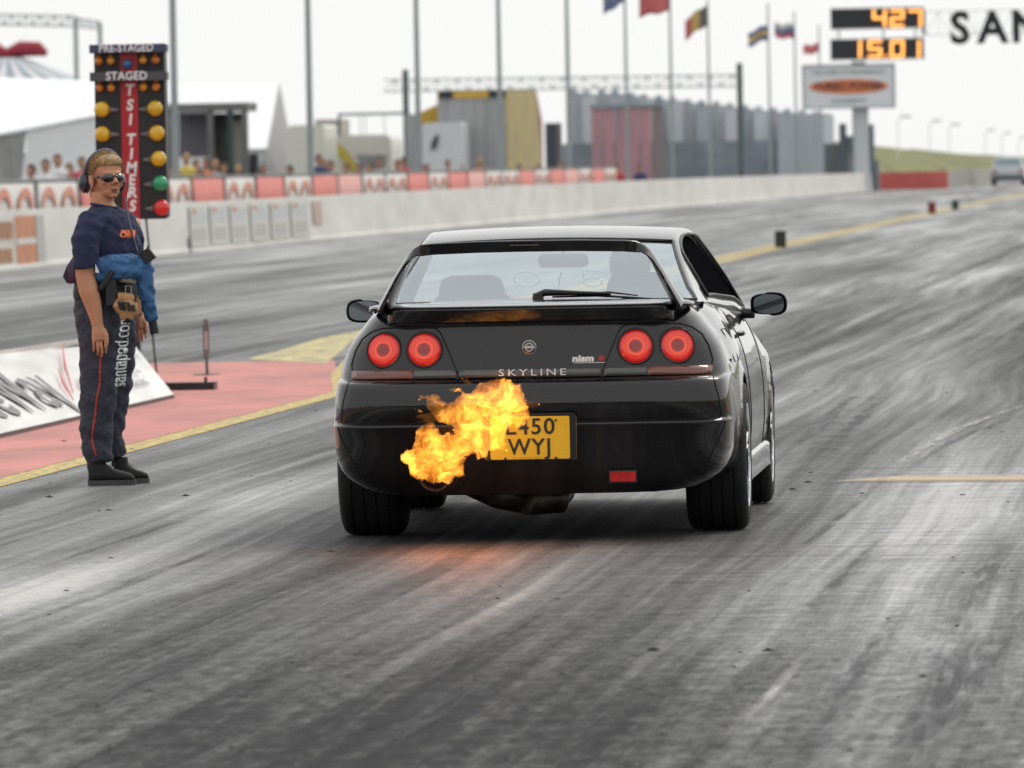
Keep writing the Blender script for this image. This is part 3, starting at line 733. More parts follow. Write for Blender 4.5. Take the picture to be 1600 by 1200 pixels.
# hoop wing
W_ = []
st = [(.600, .935, -.90, -.42, .066), (.584, .972, -.91, -.48, .056), (.563, 1.015, -.91, -.54, .048), (.530, 1.08, -.905, -.60, .041), (.503, 1.135, -.90, -.63, .039), (.484, 1.163, -.90, -.65, .039), (.464, 1.181, -.90, -.66, .041), (.436, 1.193, -.90, -.67, .043), (.39, 1.197, -.90, -.68, .042), (.2, 1.202, -.905, -.685, .042), (0, 1.203, -.905, -.685, .042)]
st = st + [(-a, b, c, d, e) for (a, b, c, d, e) in reversed(st[:-1])]
for i, (x, z, ya, yb, th) in enumerate(st):
    a = st[max(i-1, 0)]; b = st[min(i+1, len(st)-1)]; t = Vector((b[0]-a[0], 0, b[1]-a[1])).normalized(); nrm = Vector((t.z, 0, -t.x))  # outward
    if nrm.z < 0 or (abs(nrm.z) < .2 and nrm.x*x < 0): nrm = -nrm
    sec = []
    for q, tt in [(.03, -.56), (.0, -.50), (-.012, -.2), (-.028, .2), (-.036, .46), (-.02, .54), (.02, .57), (.2, .52), (.45, .40), (.75, .20), (.96, .05), (1, -.02), (.96, -.10), (.7, -.25), (.4, -.40), (.12, -.54)]:
        ab = min(1, max(0, (abs(x)-.44)/.08)); an = 2*math.pi*len(sec)/16+.2; q2 = (1-math.cos(an))/2; t2 = math.sin(an)*(1.15-.5*q2)/2+.2*(1-q2)
        q = q*(1-ab)+q2*ab; tt = tt*(1-ab)+t2*ab
        sec.append(Vector((x, 0, z))+nrm*(tt*th)+Vector((0, ya+(yb-ya)*q, 0)))
    W_.append(sec+[sec[0]])
V = []; Fc = []; addgrid(W_, V, Fc); Fc.append(tuple(range(16))); Fc.append(tuple(range(20*17, 20*17+16)))
wing = fixn(mesh('rear_wing', V, Fc, PAINT, car, 50))
mb = MB(); mb.box(-.075, -.913, 1.205, .045, -.907, 1.209); mb.build('high_brake_lamp', M('dull_lens', (.12, .10, .10), .3), wing)
for s in (1, -1):
    mb = MB(); mb.lathe([(0, .012), (.5, .012), (.9, .008), (1, 0), (1.0, -.01)], (0, 0, 0), 'z', 24)
    o = mb.build('wing_foot', PAINT, car, 50); o.scale = (.045, .20, 1); o.location = (s*.617, -.66, .957); o.rotation_euler = (0, 0, s*.1)
# wiper
mb = MB(); w0 = Vector((.0, -.31, .992)); w1 = Vector((.485, -.285, .983))
mb.ring([w0, w0+Vector((.03, .0, .012)), w0+Vector((.16, .01, .008)), w0.lerp(w1, .62)+Vector((0, .01, .008))], [.015, .015, .009, .006], 8)
mb.ring([w0.lerp(w1, .12)+Vector((0, .015, -.006)), w0.lerp(w1, .5)+Vector((0, .015, .0)), w1+Vector((0, .012, -.014))], [.004, .006, .004], 6)
mb.ring([w0.lerp(w1, .3)+Vector((0, .012, .004)), w0.lerp(w1, .6)+Vector((0, .012, .014)), w0.lerp(w1, .85)+Vector((0, .012, .0))], [.003, .005, .003], 6)
mb.lathe([(0, .02), (.02, .018), (.024, 0), (.024, -.02)], w0+Vector((.0, 0, -.008)), 'z', 16)
mb.build('rear_wiper', TRIM, car, 50)

# number plate in its recess
zb0, zb1 = .335, .530
mb = MB(); RC = []
for (a, b) in [(-.180, .336), (-.180, .51), (-.17, .522), (.178, .522), (.190, .51), (.190, .336)]: RC.append((a, b))
mb.prism([(a, -1.028, b) for a, b in RC], (0, .05, 0)); mb.build('plate_recess', M('recess_black', (.006, .006, .006), .35), car)
mb = MB(); mb.ring([(a, -1.030, b) for a, b in RC], .0028, 6); mb.build('plate_surround', PAINT, car, 40)
PY = M('plate_yellow', (.80, .49, .015), .42, var=.05, vs=4)
def rrect(x0, z0, x1, z1, r, n=4):
    P = []
    for (cx, cz, a0) in [(x1-r, z1-r, 0), (x0+r, z1-r, 90), (x0+r, z0+r, 180), (x1-r, z0+r, 270)]:
        for i in range(n+1): a = rad(a0+90*i/n); P.append((cx+r*math.cos(a), cz+r*math.sin(a)))
    return P
mb = MB(); mb.prism([(a, -1.034, b) for a, b in rrect(-.160, .341, .163, .514, .008)], (0, .004, 0)); pl = mb.build('number_plate', PY, car)
PK = M('plate_black', (.015, .015, .016), .5)
text_mesh('plate_lettering', 'L450', .092, PK, pl, (.002, -1.0355, .470), (1, 0, 0), (0, 0, 1), bold=.0012, sx=1.02, spacing=1.12)
text_mesh('plate_lettering', 'WYJ', .092, PK, pl, (.000, -1.0355, .388), (1, 0, 0), (0, 0, 1), bold=.0012, sx=.95, spacing=1.12)
mb = MB(); mb.box(-.075, -1.036, .3475, .045, -1.035, .349); mb.build('plate_small_print', M('plate_print', (.4, .3, .1), .5), pl)
for x, z in [(-.1, .345), (.105, .345), (.107, .497)]:
    mb = MB(); mb.ball((x, -1.037, z), .005, 8, 5); mb.build('plate_screw', TRIM, pl, 60)
# rear fog lamp, undertray, towing bits
mb = MB(); mb.box(.322, -.995, .243, .425, -.95, .283); o = mb.build('fog_lamp', M('fog_red', (.30, .004, .004), .15, coat=1, var=.6, vs=30, emit=(.6, .008, .008), es=.18), car)
mb = MB(); mb.box(.316, -.985, .237, .431, -.93, .289); mb.build('fog_lamp_housing', TRIM, car)
UT = []
rr = random.Random(5)
mb = MB(); P = [(-.56, .25)]
for i in range(28):
    x = -.54+i*.040; P.append((x, .196+(.014 if i % 5 == 3 else 0)+.006*rr.random()+(.03 if x < -.1 else 0)))
P += [(.56, .25)]
mb.prism([(a, -.905, b) for a, b in P], (0, .10, 0)); mb.build('rear_undertray', UNDER, car)
mb = MB(); mb.box(-.50, -.85, .26, .50, 2.35, .34); mb.box(-.74, .45, .19, .74, 2.2, .26); mb.box(-.5, 2.35, .2, .5, 3.5, .4); mb.box(-.42, -.12, .17, .42, .12, .30)
mb.ring([(-.7, 0, .3), (.7, 0, .3)], .035, 8); mb.ring([(-.6, .35, .24), (-.2, .1, .24)], .025, 8); mb.ring([(.6, .35, .24), (.2, .1, .24)], .025, 8)
mb.box(-.30, -.80, .20, .10, -.45, .30)
mb.build('underbody', UNDER, car)
for s in (1, -1):
    for yc in (0, 2.72):
        mb = MB(); mb.box(s*.52, yc-.42, .25, s*.56, yc+.42, .80); mb.box(min(s*.54, s*.80), yc-.42, .70, max(s*.54, s*.80), yc+.42, .72)
        mb.build('wheel_well', UNDER, car)
# exhaust
EX = M('hot_steel', (.16, .14, .12), .38, metal=.85, var=.5, vs=14, rvar=.15, col2=(.05, .045, .045))
mb = MB(); mb.ring([(-.375, -1.02, .285), (-.34, -.93, .275), (-.26, -.80, .24), (-.16, -.68, .185), (-.04, -.57, .155), (.06, -.42, .155), (.06, .2, .16)], [.055, .054, .054, .056, .058, .056, .05], 20, cap=False)
ex = mb.build('exhaust_pipe', EX, car, 50)
mb = MB(); mb.ring([(-.06, -.64, .165), (-.05, -.63, .165), (.09, -.53, .168), (.10, -.52, .168)], [.04, .068, .068, .04], 24); mb.build('exhaust_silencer', EX, ex, 50)
mb = MB(); mb.lathe([(.045, -.02), (.062, -.03), (.064, -.16), (.067, -.165), (.067, -.17), (.060, -.17), (.057, -.16), (.055, 0)], (-.38, -.97, .287), 'y', 36)
mb.build('exhaust_tip', M('sooty_steel', (.03, .028, .026), .5, metal=.6, var=.4, vs=20), ex, 50)

# wheels
def wheel(x, yc, w, s, steer=0):
    wr = empty('wheel', (x, yc, .31)); wr.parent = car; wr.rotation_euler = (0, 0, steer)
    h = w/2; R = .31
    prof = [(.205, -h+.012), (.235, -h-.002), (.270, -h-.006), (.293, -h+.004), (.304, -h+.016), (.3085, -h+.032)]
    gro = [-.33, -.11, .11, .33]
    tread = []
    for g in gro:
        c = g*w*.9; tread += [(.3095, c-.0035), (.304, c-.003), (.304, c+.003), (.3095, c+.0035)]
    prof = prof+tread+[(r, -q) for r, q in reversed(prof)]
    mb = MB(); mb.lathe(prof, (0, 0, 0), 'x', 72); mb.build('tyre', RUB, wr, 35)
    # rim with five spokes facing outwards (s = +1 right)
    mb = MB()
    mb.lathe([(.210, s*(h+.000)), (.2135, s*(h+.003)), (.216, s*(h+.001)), (.216, s*(h-.012)), (.208, s*(h-.012)), (.200, s*(h-.03)), (.190, s*(h-.05)), (.185, -s*(h-.02)), (.212, -s*(h-.01))], (0, 0, 0), 'x', 60)
    for k in range(5):
        a = 2*math.pi*k/5+.3
        for d in (-.13, .13):
            p0 = Vector((s*(h-.035), .05*math.cos(a), .05*math.sin(a))); p1 = Vector((s*(h-.018), .198*math.cos(a+d), .198*math.sin(a+d)))
            mb.ring([p0, p0.lerp(p1, .5)+Vector((s*.008, 0, 0)), p1], [.02, .014, .016], 8)
    mb.lathe([(0, s*(h-.02)), (.03, s*(h-.02)), (.036, s*(h-.03)), (.06, s*(h-.04)), (.06, s*(h-.1))], (0, 0, 0), 'x', 30)
    mb.build('rim', CHROME, wr, 40)
    mb = MB(); mb.lathe([(.05, -.012), (.15, -.012), (.15, .012), (.05, .012)], (s*.02, 0, 0), 'x', 36); mb.build('brake_disc', M('brake_iron', (.2, .2, .2), .4, metal=.8), wr, 40)
wheel(-.715, 0, .255, -1); wheel(.722, 0, .245, 1); wheel(-.735, 2.72, .225, -1, rad(0)); wheel(.738, 2.72, .225, 1, rad(0))

# mirrors
for s in (1, -1):
    cx, cz, y = s*.882, .908, 1.70
    MG = []
    for (dy, k) in [(-.002, .93), (-.0, 1.0), (.02, 1.0), (.05, .93), (.075, .75), (.088, .45), (.092, .05)]:
        sec = []
        for j in range(28):
            a = 2*math.pi*j/28; ca, sa = math.cos(a), math.sin(a); r = (abs(ca)**3.2+abs(sa)**3.2)**(-1/3.2)
            sx_ = .082 if ca*s > 0 else .078; hz = .052+(-.006 if ca*s < 0 else 0)
            sec.append(Vector((cx+ca*r*sx_*k, y+dy, cz+sa*r*hz*k)))
        MG.append(sec+[sec[0]])
    V = []; Fc = []; addgrid(MG, V, Fc); mo = fixn(mesh('door_mirror', V, Fc, PAINT, car, 50))
    mb = MB(); P = []
    for j in range(28):
        a = 2*math.pi*j/28; ca, sa = math.cos(a), math.sin(a); r = (abs(ca)**3+abs(sa)**3)**(-1/3)
        P.append((ca*r*.068, 0, sa*r*.042))
    mb.prism(P, (0, .004, 0)); o = mb.build('mirror_glass', M('mirror_silver', (.42, .48, .50), .03, metal=1), mo)
    o.location = (cx+s*.002, y-.012, cz); o.rotation_euler = (rad(2), 0, -s*rad(12))
    mb = MB(); mb.ring([(s*.82, y+.03, .865), (s*.78, y+.035, .868), (s*.735, y+.05, .875)], [.020, .024, .034], 10); mb.build('mirror_arm', TRIM, mo, 50)
# aerial stub on the left haunch
mb = MB(); mb.lathe([(0, .03), (.012, .028), (.014, .0), (.012, -.03)], (-.705, .1, .915), 'z', 14); mb.build('aerial_base', M('aerial_chrome', (.5, .5, .5), .25, metal=1), car, 50)

# interior
INT = M('cabin_trim', (.035, .037, .04), .8, var=.3, vs=6); SEAT = M('seat_fabric', (.055, .058, .062), .9, var=.3, vs=20)
mb = MB(); mb.box(-.66, -.2, .27, .66, 2.1, .30); mb.box(-.60, -.26, .86, .60, .28, .90); mb.box(-.62, .2, .3, .62, .24, .88)
mb.box(-.7, 1.85, .35, .7, 2.2, .80); mb.box(-.68, .3, .3, -.64, 2.0, .80); mb.box(.64, .3, .3, .68, 2.0, .80); mb.build('cabin_tub', INT, car)
mb = MB(); 
for i in range(15):
    pass
D = []
for y, z in [(1.80, .78), (1.82, .86), (1.90, .885), (2.05, .885), (2.2, .87)]: D.append([Vector((x, y+.03*(abs(x)/.7)**2, z+(.03*math.exp(-((x-.36)/.16)**2) if y < 2 else 0))) for x in np.linspace(-.70, .70, 25)])
V = []; Fc = []; addgrid(D, V, Fc); fixn(mesh('dashboard', V, Fc, INT, car, 60))
def cushion(name, cx, y, z0, z1, w, th, lean, head=None, m=SEAT):
    mb = MB(); G2 = []
    for i in range(9):
        t = i/8; z = z0+(z1-z0)*t; ww = w/2*(1-.22*t**3)*(.75 if t in (0, 1) else 1); tt = th/2*(.5 if t in (0, 1) else 1)
        sec = []
        for j in range(16):
            a = 2*math.pi*j/16; ca, sa = math.cos(a), math.sin(a); r = (abs(ca)**3+abs(sa)**3)**(-1/3)
            sec.append(Vector((cx+ca*r*ww, y-lean*t+sa*r*tt, z)))
        G2.append(sec+[sec[0]])
    V = []; Fc = []; addgrid(G2, V, Fc); Fc.append(tuple(range(16))); b_ = 8*17; Fc.append(tuple(b_+k for k in range(16)))
    o = fixn(mesh(name, V, Fc, m, car, 60)); return o
for s in (1, -1):
    st_ = cushion('front_seat', s*.36, 1.12, .45, .98, .50, .12, .14)
    h = cushion('headrest', s*.36, .955, .965, 1.065, .285, .09, .02); h.parent = st_
    b = cushion('seat_base', s*.36, 1.32, .38, .50, .50, .46, 0); b.parent = st_
cushion('rear_seat', 0, .38, .45, .90, 1.15, .12, .12)
mb = MB(); P = rrect(-.115, 1.083, .105, 1.143, .025); mb.prism([(a, 1.62, b) for a, b in P], (0, .03, 0)); mb.ring([(-.005, 1.64, 1.14), (-.005, 1.66, 1.21)], .008, 8); mb.build('rear_view_mirror', M('mirror_back', (.10, .11, .12), .3), car, 40)
mb = MB(); c0 = Vector((.36, 1.72, .84)); P = [c0+Vector((.18*math.cos(a), .05*math.sin(a)*-1, .17*math.sin(a))) for a in np.linspace(0, 2*math.pi, 33)]
mb.ring(P, .013, 8, cap=False); mb.ring([c0+Vector((-.17, 0, 0)), c0+Vector((.17, 0, 0))], .014, 6); mb.build('steering_wheel', TRIM, car, 60)
mb = MB(); mb.ring([(-.36, 1.6, 1.215), (0, 1.6, 1.223), (.36, 1.6, 1.215)], .006, 5)
# racing number chalked on the windscreen, seen through the car
CH = M('white_marker', (.85, .9, .9), .7, emit=(0, 0, 0), es=0)
def wsp(x, z):
    # point on windscreen for height z
    y = 1.6
    for i in range(60):
        y = 1.56+i*.01
        if interp(y, T_ZR) <= z+.01: break
    return Vector((x, y-.01, z))
mb = MB(); mb.ring([wsp(-.19+.055*math.cos(a), 1.03+.033*math.sin(a)) for a in np.linspace(0, 2*math.pi, 25)], .003, 5, cap=False)
mb.ring([wsp(-.055, .985), wsp(-.045, 1.03), wsp(-.03, 1.065)], .0035, 5)
mb.ring([wsp(.095+.05*math.cos(a)+.02*math.cos(2*a), 1.047+.018*math.sin(a)) for a in np.linspace(0, 2*math.pi, 25)], .003, 5, cap=False)
mb.ring([wsp(.10+.04*math.cos(a), 1.012+.018*math.sin(a)) for a in np.linspace(0, 2*math.pi, 25)], .003, 5, cap=False)
mb.build('windscreen_number', CH, car)
mb = MB(); mb.box(-.145, .35, 1.143+.03, -.03, .352, 1.155+.03)
# ------------------------------------------------------------ the exhaust flame
FO = [(880,195),(960,165),(1060,150),(1110,175),(1130,205),(1165,210),(1180,180),(1200,250),(1225,330),(1255,420),(1255,500),(1225,560),(1190,590),(1140,620),(1110,560),(1050,640),(1035,700),(1060,800),(990,790),(900,790),(875,885),(850,850),(800,870),(760,820),(700,850),(690,900),(690,1000),(650,1020),(610,1010),(550,1085),(500,1060),(400,1075),(340,1040),(270,1040),(220,1000),(200,920),(140,870),(140,820),(180,780),(240,760),(265,700),(290,600),(370,540),(400,515),(450,540),(490,620),(520,650),(550,605),(600,640),(600,560),(545,560),(480,540),(430,480),(380,420),(370,340),(310,360),(320,300),(360,310),(400,300),(480,290),(520,340),(560,370),(640,320),(680,290),(600,285),(550,250),(600,245),(680,240),(720,290),(760,280),(830,200)]
FY = 34.62
def flame_blob(polypx, name, parent, tmax, dmax, step, y_lean):
    # a licking body of gas: outline in its own plane, rounded thickness, bellying surface
    P = [on_y(600+u/5.4538, 560+v/5.4538, FY) for u, v in polypx]; P = np.array([(p.x, p.z) for p in P])
    # roughen the edge into small tongues
    Q = []
    for i in range(len(P)):
        a, b = P[i], P[(i+1) % len(P)]; n = max(1, int(np.linalg.norm(b-a)/.004)); t = b-a; nr = np.array([-t[1], t[0]])/(np.linalg.norm(t)+1e-9)
        for k in range(n):
            q = a+t*k/n; w = noise.noise(Vector((q[0]*70, q[1]*70, 3)))*.006+noise.noise(Vector((q[0]*190, q[1]*190, 8)))*.0025
            Q.append(q+nr*w*(1 if n > 1 else .3))
    P = np.array(Q); A, B = P, np.roll(P, -1, 0)
    x0, z0 = P.min(0)-step; x1, z1 = P.max(0)+step; nx, nz = int((x1-x0)/step)+2, int((z1-z0)/step)+2
    gx, gz = np.meshgrid(x0+np.arange(nx)*step, z0+np.arange(nz)*step, indexing='ij'); X = gx.ravel(); Z = gz.ravel()
    ins = np.zeros(len(X), bool); D = np.full(len(X), 9.)
    for a, b in zip(A, B):
        c = ((a[1] > Z) != (b[1] > Z)) & (X < (b[0]-a[0])*(Z-a[1])/(b[1]-a[1]+1e-12)+a[0]); ins ^= c
        d = b-a; t = np.clip(((X-a[0])*d[0]+(Z-a[1])*d[1])/(d@d+1e-12), 0, 1); D = np.minimum(D, np.hypot(X-a[0]-t*d[0], Z-a[1]-t*d[1]))
    I = ins.reshape(nx, nz); D = D.reshape(nx, nz)
    cx, cz = P.mean(0); V = []; idf = {}; idb = {}
    for i in range(nx):
        for j in range(nz):
            if not I[i, j]: continue
            edge = not (0 < i < nx-1 and 0 < j < nz-1 and I[i-1:i+2, j-1:j+2].all())
            x, z = gx[i, j], gz[i, j]; u = min(1, D[i, j]/dmax); th = 0 if edge else tmax*math.sqrt(max(0, 1-(1-u)**2))
            n1 = noise.noise(Vector((x*9, z*9, 1))); n2 = noise.noise(Vector((x*24, z*24, 5)))
            ym = y_lean*(z-.3)*.35+.035*n1; tf = th*(1+.35*n2); tb = th*(1-.3*n2)
            idf[i, j] = len(V); V.append((x-cx, ym-tf, z-cz))
            if th == 0: idb[i, j] = idf[i, j]
            else: idb[i, j] = len(V); V.append((x-cx, ym+tb, z-cz))
    Fc = []
    for i in range(nx-1):
        for j in range(nz-1):
            k = [(i, j), (i+1, j), (i+1, j+1), (i, j+1)]
            if all(q in idf for q in k):
                Fc.append([idf[q] for q in k]); Fc.append([idb[q] for q in reversed(k)])
    o = mesh(name, V, Fc, FLM, parent, 180); fixn(o); o.location = (cx, FY, cz); return o
def flame_material():
    m = bpy.data.materials.new('burning_fuel'); m.use_nodes = True; n = m.node_tree.nodes; l = m.node_tree.links.new; n.clear()
    out = n.new('ShaderNodeOutputMaterial'); g = n.new('ShaderNodeTexCoord')
    def mth(op, a, b_=None, clamp=False):
        t = n.new('ShaderNodeMath'); t.operation = op; t.use_clamp = clamp
        for i, x in enumerate((a, b_)):
            if x is None: continue
            if isinstance(x, (int, float)): t.inputs[i].default_value = x
            else: l(x, t.inputs[i])
        return t.outputs[0]
    def noi(vec, s, d=2, r=.5, col=False, dist=0):
        t = n.new('ShaderNodeTexNoise'); t.inputs['Scale'].default_value = s; t.inputs['Detail'].default_value = d; t.inputs['Roughness'].default_value = r; t.inputs['Distortion'].default_value = dist
        l(vec, t.inputs['Vector']); return t.outputs['Color' if col else 'Fac']
    def vm(op, a, b_):
        t = n.new('ShaderNodeVectorMath'); t.operation = op
        for i, x in enumerate((a, b_)):
            if isinstance(x, tuple): t.inputs[i].default_value = x
            elif isinstance(x, (int, float)): t.inputs['Scale'].default_value = x
            else: l(x, t.inputs[i])
        return t.outputs[0]
    p = g.outputs['Object']
    w1 = vm('MULTIPLY', vm('SUBTRACT', noi(p, 7, 2, .5, True), (.5, .5, .5)), (.20, .20, .20))
    q = vm('ADD', p, w1)
    w2 = vm('MULTIPLY', vm('SUBTRACT', noi(q, 24, 2, .5, True), (.5, .5, .5)), (.05, .05, .05))
    q = vm('ADD', q, w2)
    def ridge(s, k, d=1, r=.45):
        nn = noi(q, s, d, r); a = mth('ABSOLUTE', mth('SUBTRACT', nn, .5)); return mth('POWER', mth('SUBTRACT', 1, mth('MULTIPLY', a, k), True), 2.0)
    r1 = ridge(10, 20); r2 = ridge(22, 14); r3 = ridge(52, 9)
    heat = noi(p, 9, 2, .5)
    ht = n.new('ShaderNodeMapRange'); ht.inputs[1].default_value = .36; ht.inputs[2].default_value = .62; ht.inputs[3].default_value = .12; ht.inputs[4].default_value = 1.0; l(heat, ht.inputs[0]); H = ht.outputs[0]
    sp_ = n.new('ShaderNodeSeparateXYZ'); l(p, sp_.inputs[0])
    def sq(v, c, w): q_ = mth('MULTIPLY', mth('SUBTRACT', v, c), 1/w); return mth('MULTIPLY', q_, q_)
    thin = mth('SUBTRACT', 1, mth('MULTIPLY', mth('EXPONENT', mth('MULTIPLY', mth('ADD', sq(sp_.outputs[0], -.12, .09), sq(sp_.outputs[2], .085, .055)), -1)), .8))
    H = mth('MULTIPLY', H, thin)
    hot = mth('MULTIPLY', mth('ADD', mth('MULTIPLY', r1, 44), mth('ADD', mth('MULTIPLY', r2, 22), mth('MULTIPLY', r3, 8))), H)
    base = mth('MULTIPLY', mth('ADD', .25, mth('MULTIPLY', noi(q, 15, 2), 1.3)), mth('MULTIPLY', thin, mth('ADD', 1.2, mth('MULTIPLY', H, 2.4))))
    e1 = n.new('ShaderNodeEmission'); e1.inputs[0].default_value = (1, .39, .05, 1); l(hot, e1.inputs[1])
    e2 = n.new('ShaderNodeEmission'); e2.inputs[0].default_value = (1, .19, .006, 1); l(base, e2.inputs[1])
    ad = n.new('ShaderNodeAddShader'); l(e1.outputs[0], ad.inputs[0]); l(e2.outputs[0], ad.inputs[1]); l(ad.outputs[0], out.inputs['Volume'])
    m.cycles.volume_step_rate = .07
    return m
FLM = flame_material()
fl = flame_blob(FO, 'exhaust_flame', None, .085, .075, .0035, -1.0)
tag(fl, 'big ragged yellow and orange flame bursting from the car\'s exhaust across its bumper', 'flame')
for i, poly in enumerate([[(690,160),(740,155),(745,185),(785,190),(760,215),(700,215)], [(282,420),(300,440),(320,430),(350,445),(325,468),(300,452)]]):
    b = flame_blob(poly, 'flame_wisp', None, .012, .012, .002, -1.0); b.parent = fl; b.location = b.location-fl.location

# the light the fire itself throws down on the track (the gas volume alone is sampled too sparsely to light it)
pl_ = bpy.data.lights.new('flame_glow', 'AREA'); pl_.shape = 'DISK'; pl_.size = .34; pl_.energy = 3.2; pl_.color = (1, .22, .03)
po2 = bpy.data.objects.new('flame_glow', pl_); COL.objects.link(po2); po2.parent = fl; po2.location = (-.02, -.10, -.05); po2.rotation_euler = (rad(-25), 0, 0)
# ------------------------------------------------------------ the marshal
MY = 42.1
mo_ = on_ground(185, 757); MO = Vector((mo_.x, MY, 0))
man = empty('person', MO, 0, 'fair-haired track marshal in navy T-shirt, sunglasses and ear defenders, blue jacket round the waist', 'person')
SKN = M('sunburnt_skin', (.55, .265, .155), .55, var=.12, vs=9, spec=.35)
SKN.node_tree.nodes['Principled BSDF'].inputs['Subsurface Weight'].default_value = .08
NAVY = M('navy_cotton', (.018, .024, .065), .9, var=.15, vs=7, bump=.25, bs=25)
TRS = M('charcoal_overalls', (.038, .042, .062), .85, var=.3, vs=5, bump=.5, bs=16, stretch=(1, 1, 2.2))
BLU2 = M('blue_jacket', (.035, .12, .27), .75, var=.3, vs=9, bump=.4, bs=18)
BOOT = M('boot_suede', (.018, .017, .017), .8, var=.4, vs=14, bump=.3, bs=60); SOLE = M('boot_sole', (.05, .05, .052), .6)
HAIR = M('fair_hair', (.36, .23, .10), .5, var=.5, vs=12, stretch=(6, 6, 1), bump=.6, bs=30, col2=(.17, .10, .045))
EARM = M('ear_defender', (.018, .02, .04), .3, coat=.4); GLS = M('sunglass_lens', (.004, .006, .012), .08, coat=1)
BELT = M('belt_black', (.012, .012, .014), .6, bump=.3, bs=30); TAN = M('tan_leather', (.42, .23, .10), .7, var=.3, vs=14, bump=.3, bs=40)
K = 1/318.0
def Q(px, py, w=0.): p = on_y(px, py, MY-w); return Vector((p.x-MO.x, -w, p.z))
def tube(mb, pts, n=14): mb.ring([Q(a, b, c) for a, b, c, r in pts], [r*K for a, b, c, r in pts], n)
# head frame
HC = Q(167, 274, .0); fH = Vector((math.cos(rad(59)), -math.sin(rad(59)), 0)); sH = Vector((-math.sin(rad(59)), -math.cos(rad(59)), 0)); uH = Vector((0, 0, 1))
def HP(f, s, z): return HC+fH*f+sH*s+uH*z
def hball(mb, f, s, z, rf, rs, rz, n=18, m=12):
    b = len(mb.V); mb.ball((0, 0, 0), 1, n, m)
    for i in range(b, len(mb.V)): v = mb.V[i]; mb.V[i] = HP(f+v.x*rf, s+v.y*rs, z+v.z*rz)
mb = MB()
hball(mb, -.012, 0, .025, .094, .074, .082); hball(mb, .030, 0, -.030, .062, .060, .070); hball(mb, -.035, 0, -.055, .055, .062, .060); hball(mb, .040, 0, -.078, .046, .044, .036); hball(mb, .066, 0, -.098, .020, .022, .016)
hball(mb, .068, 0, .010, .022, .050, .014)                   # brow
mb.ring([HP(.084, 0, .004), HP(.104, 0, -.024), HP(.112, 0, -.038)], [.008, .010, .0125], 10); hball(mb, .093, .012, -.038, .010, .008, .007); hball(mb, .093, -.012, -.038, .010, .008, .007)
hball(mb, .086, 0, -.0665, .012, .024, .0062); hball(mb, .085, 0, -.077, .012, .020, .0072)     # lips
hball(mb, .058, .040, -.030, .024, .020, .020); hball(mb, .058, -.040, -.030, .024, .020, .020)
for s in (1, -1): hball(mb, -.010, s*.076, -.026, .017, .010, .031, 14, 10); hball(mb, -.016, s*.084, -.020, .015, .006, .026, 12, 8); hball(mb, -.004, s*.078, -.050, .009, .007, .010)
tube(mb, [(160, 300, .0, 18), (160, 318, 0, 18.5), (164, 334, 0, 24)])
# torso, arms and legs under the clothes
tube(mb, [(168, 335, 0, 24), (168, 360, 0, 36), (170, 400, 0, 34), (166, 450, 0, 34), (164, 480, 0, 30)])
tube(mb, [(150, 480, .07, 24), (152, 600, .08, 17), (155, 690, .08, 11), (155, 725, .08, 9)]); tube(mb, [(180, 480, -.08, 22), (183, 590, -.085, 16), (177, 680, -.08, 10), (181, 715, -.08, 8)])
tube(mb, [(168, 348, .03, 22), (138, 352, .15, 20), (132, 395, .20, 16), (133, 432, .215, 15.0), (139, 455, .22, 15.8), (146, 478, .22, 13.2), (151, 500, .225, 9.8), (152, 508, .225, 9.6)])
tube(mb, [(175, 348, -.03, 22), (203, 352, -.15, 18), (210, 400, -.20, 14), (211, 440, -.205, 13.5), (213, 470, -.20, 12), (216, 492, -.19, 9)])
# near hand: palm, four curled fingers, thumb
def hand(mb, o, sc, flip=1):
    def h(a, b, c): return Q(o[0]+a*sc, o[1]+b*sc, o[2]+c*sc*K*.8)
    mb.ring([h(0, -8, 0), h(1, 4, 0), h(3, 16, 0)], [9.4*sc*K, 11*sc*K, 10.4*sc*K], 12); mb.ring([h(-1, 2, 0), h(-2, 16, 0)], [9*sc*K, 8*sc*K], 10); mb.ring([h(6, 0, 0), h(9, 16, 0)], [8*sc*K, 7*sc*K], 10)
    for i, (x, ln, dz) in enumerate([(-8.2, 22, 2), (-1.9, 28, 5), (4.6, 30, 4), (11.0, 25, -1)]):
        mb.ring([h(x*.9+1, 12, dz), h(x+1.2, 12+ln*.42, dz+3), h(x+2.2, 12+ln*.76, dz), h(x+1.6, 12+ln, -5)], [2.55*sc*K, 2.45*sc*K, 2.3*sc*K, 1.9*sc*K], 8)
    mb.ring([h(8*flip, -2, 3), h(13*flip, 8, 7), h(14*flip, 20, 8), h(12*flip, 28, 7)], [4.6*sc*K, 4.2*sc*K, 3.6*sc*K, 2.6*sc*K], 8)
hand(mb, (153, 516, .225), .98); hand(mb, (217, 500, -.19), .82)
body_m = mb.build('body', SKN, man); remesh(body_m, .0036, 2)
# lips and brows
mb = MB(); hball(mb, .0905, 0, -.0672, .009, .021, .0042, 14, 8); hball(mb, .0895, 0, -.0762, .009, .017, .0048, 14, 8); mb.build('lips', M('lip_skin', (.36, .13, .10), .5), man, 60)
mb = MB(); mb.ring([HP(.0955, .018, -.0712), HP(.100, 0, -.0712), HP(.0955, -.018, -.0712)], .0012, 5); mb.build('mouth_line', M('mouth_dark', (.08, .02, .02), .7), man)
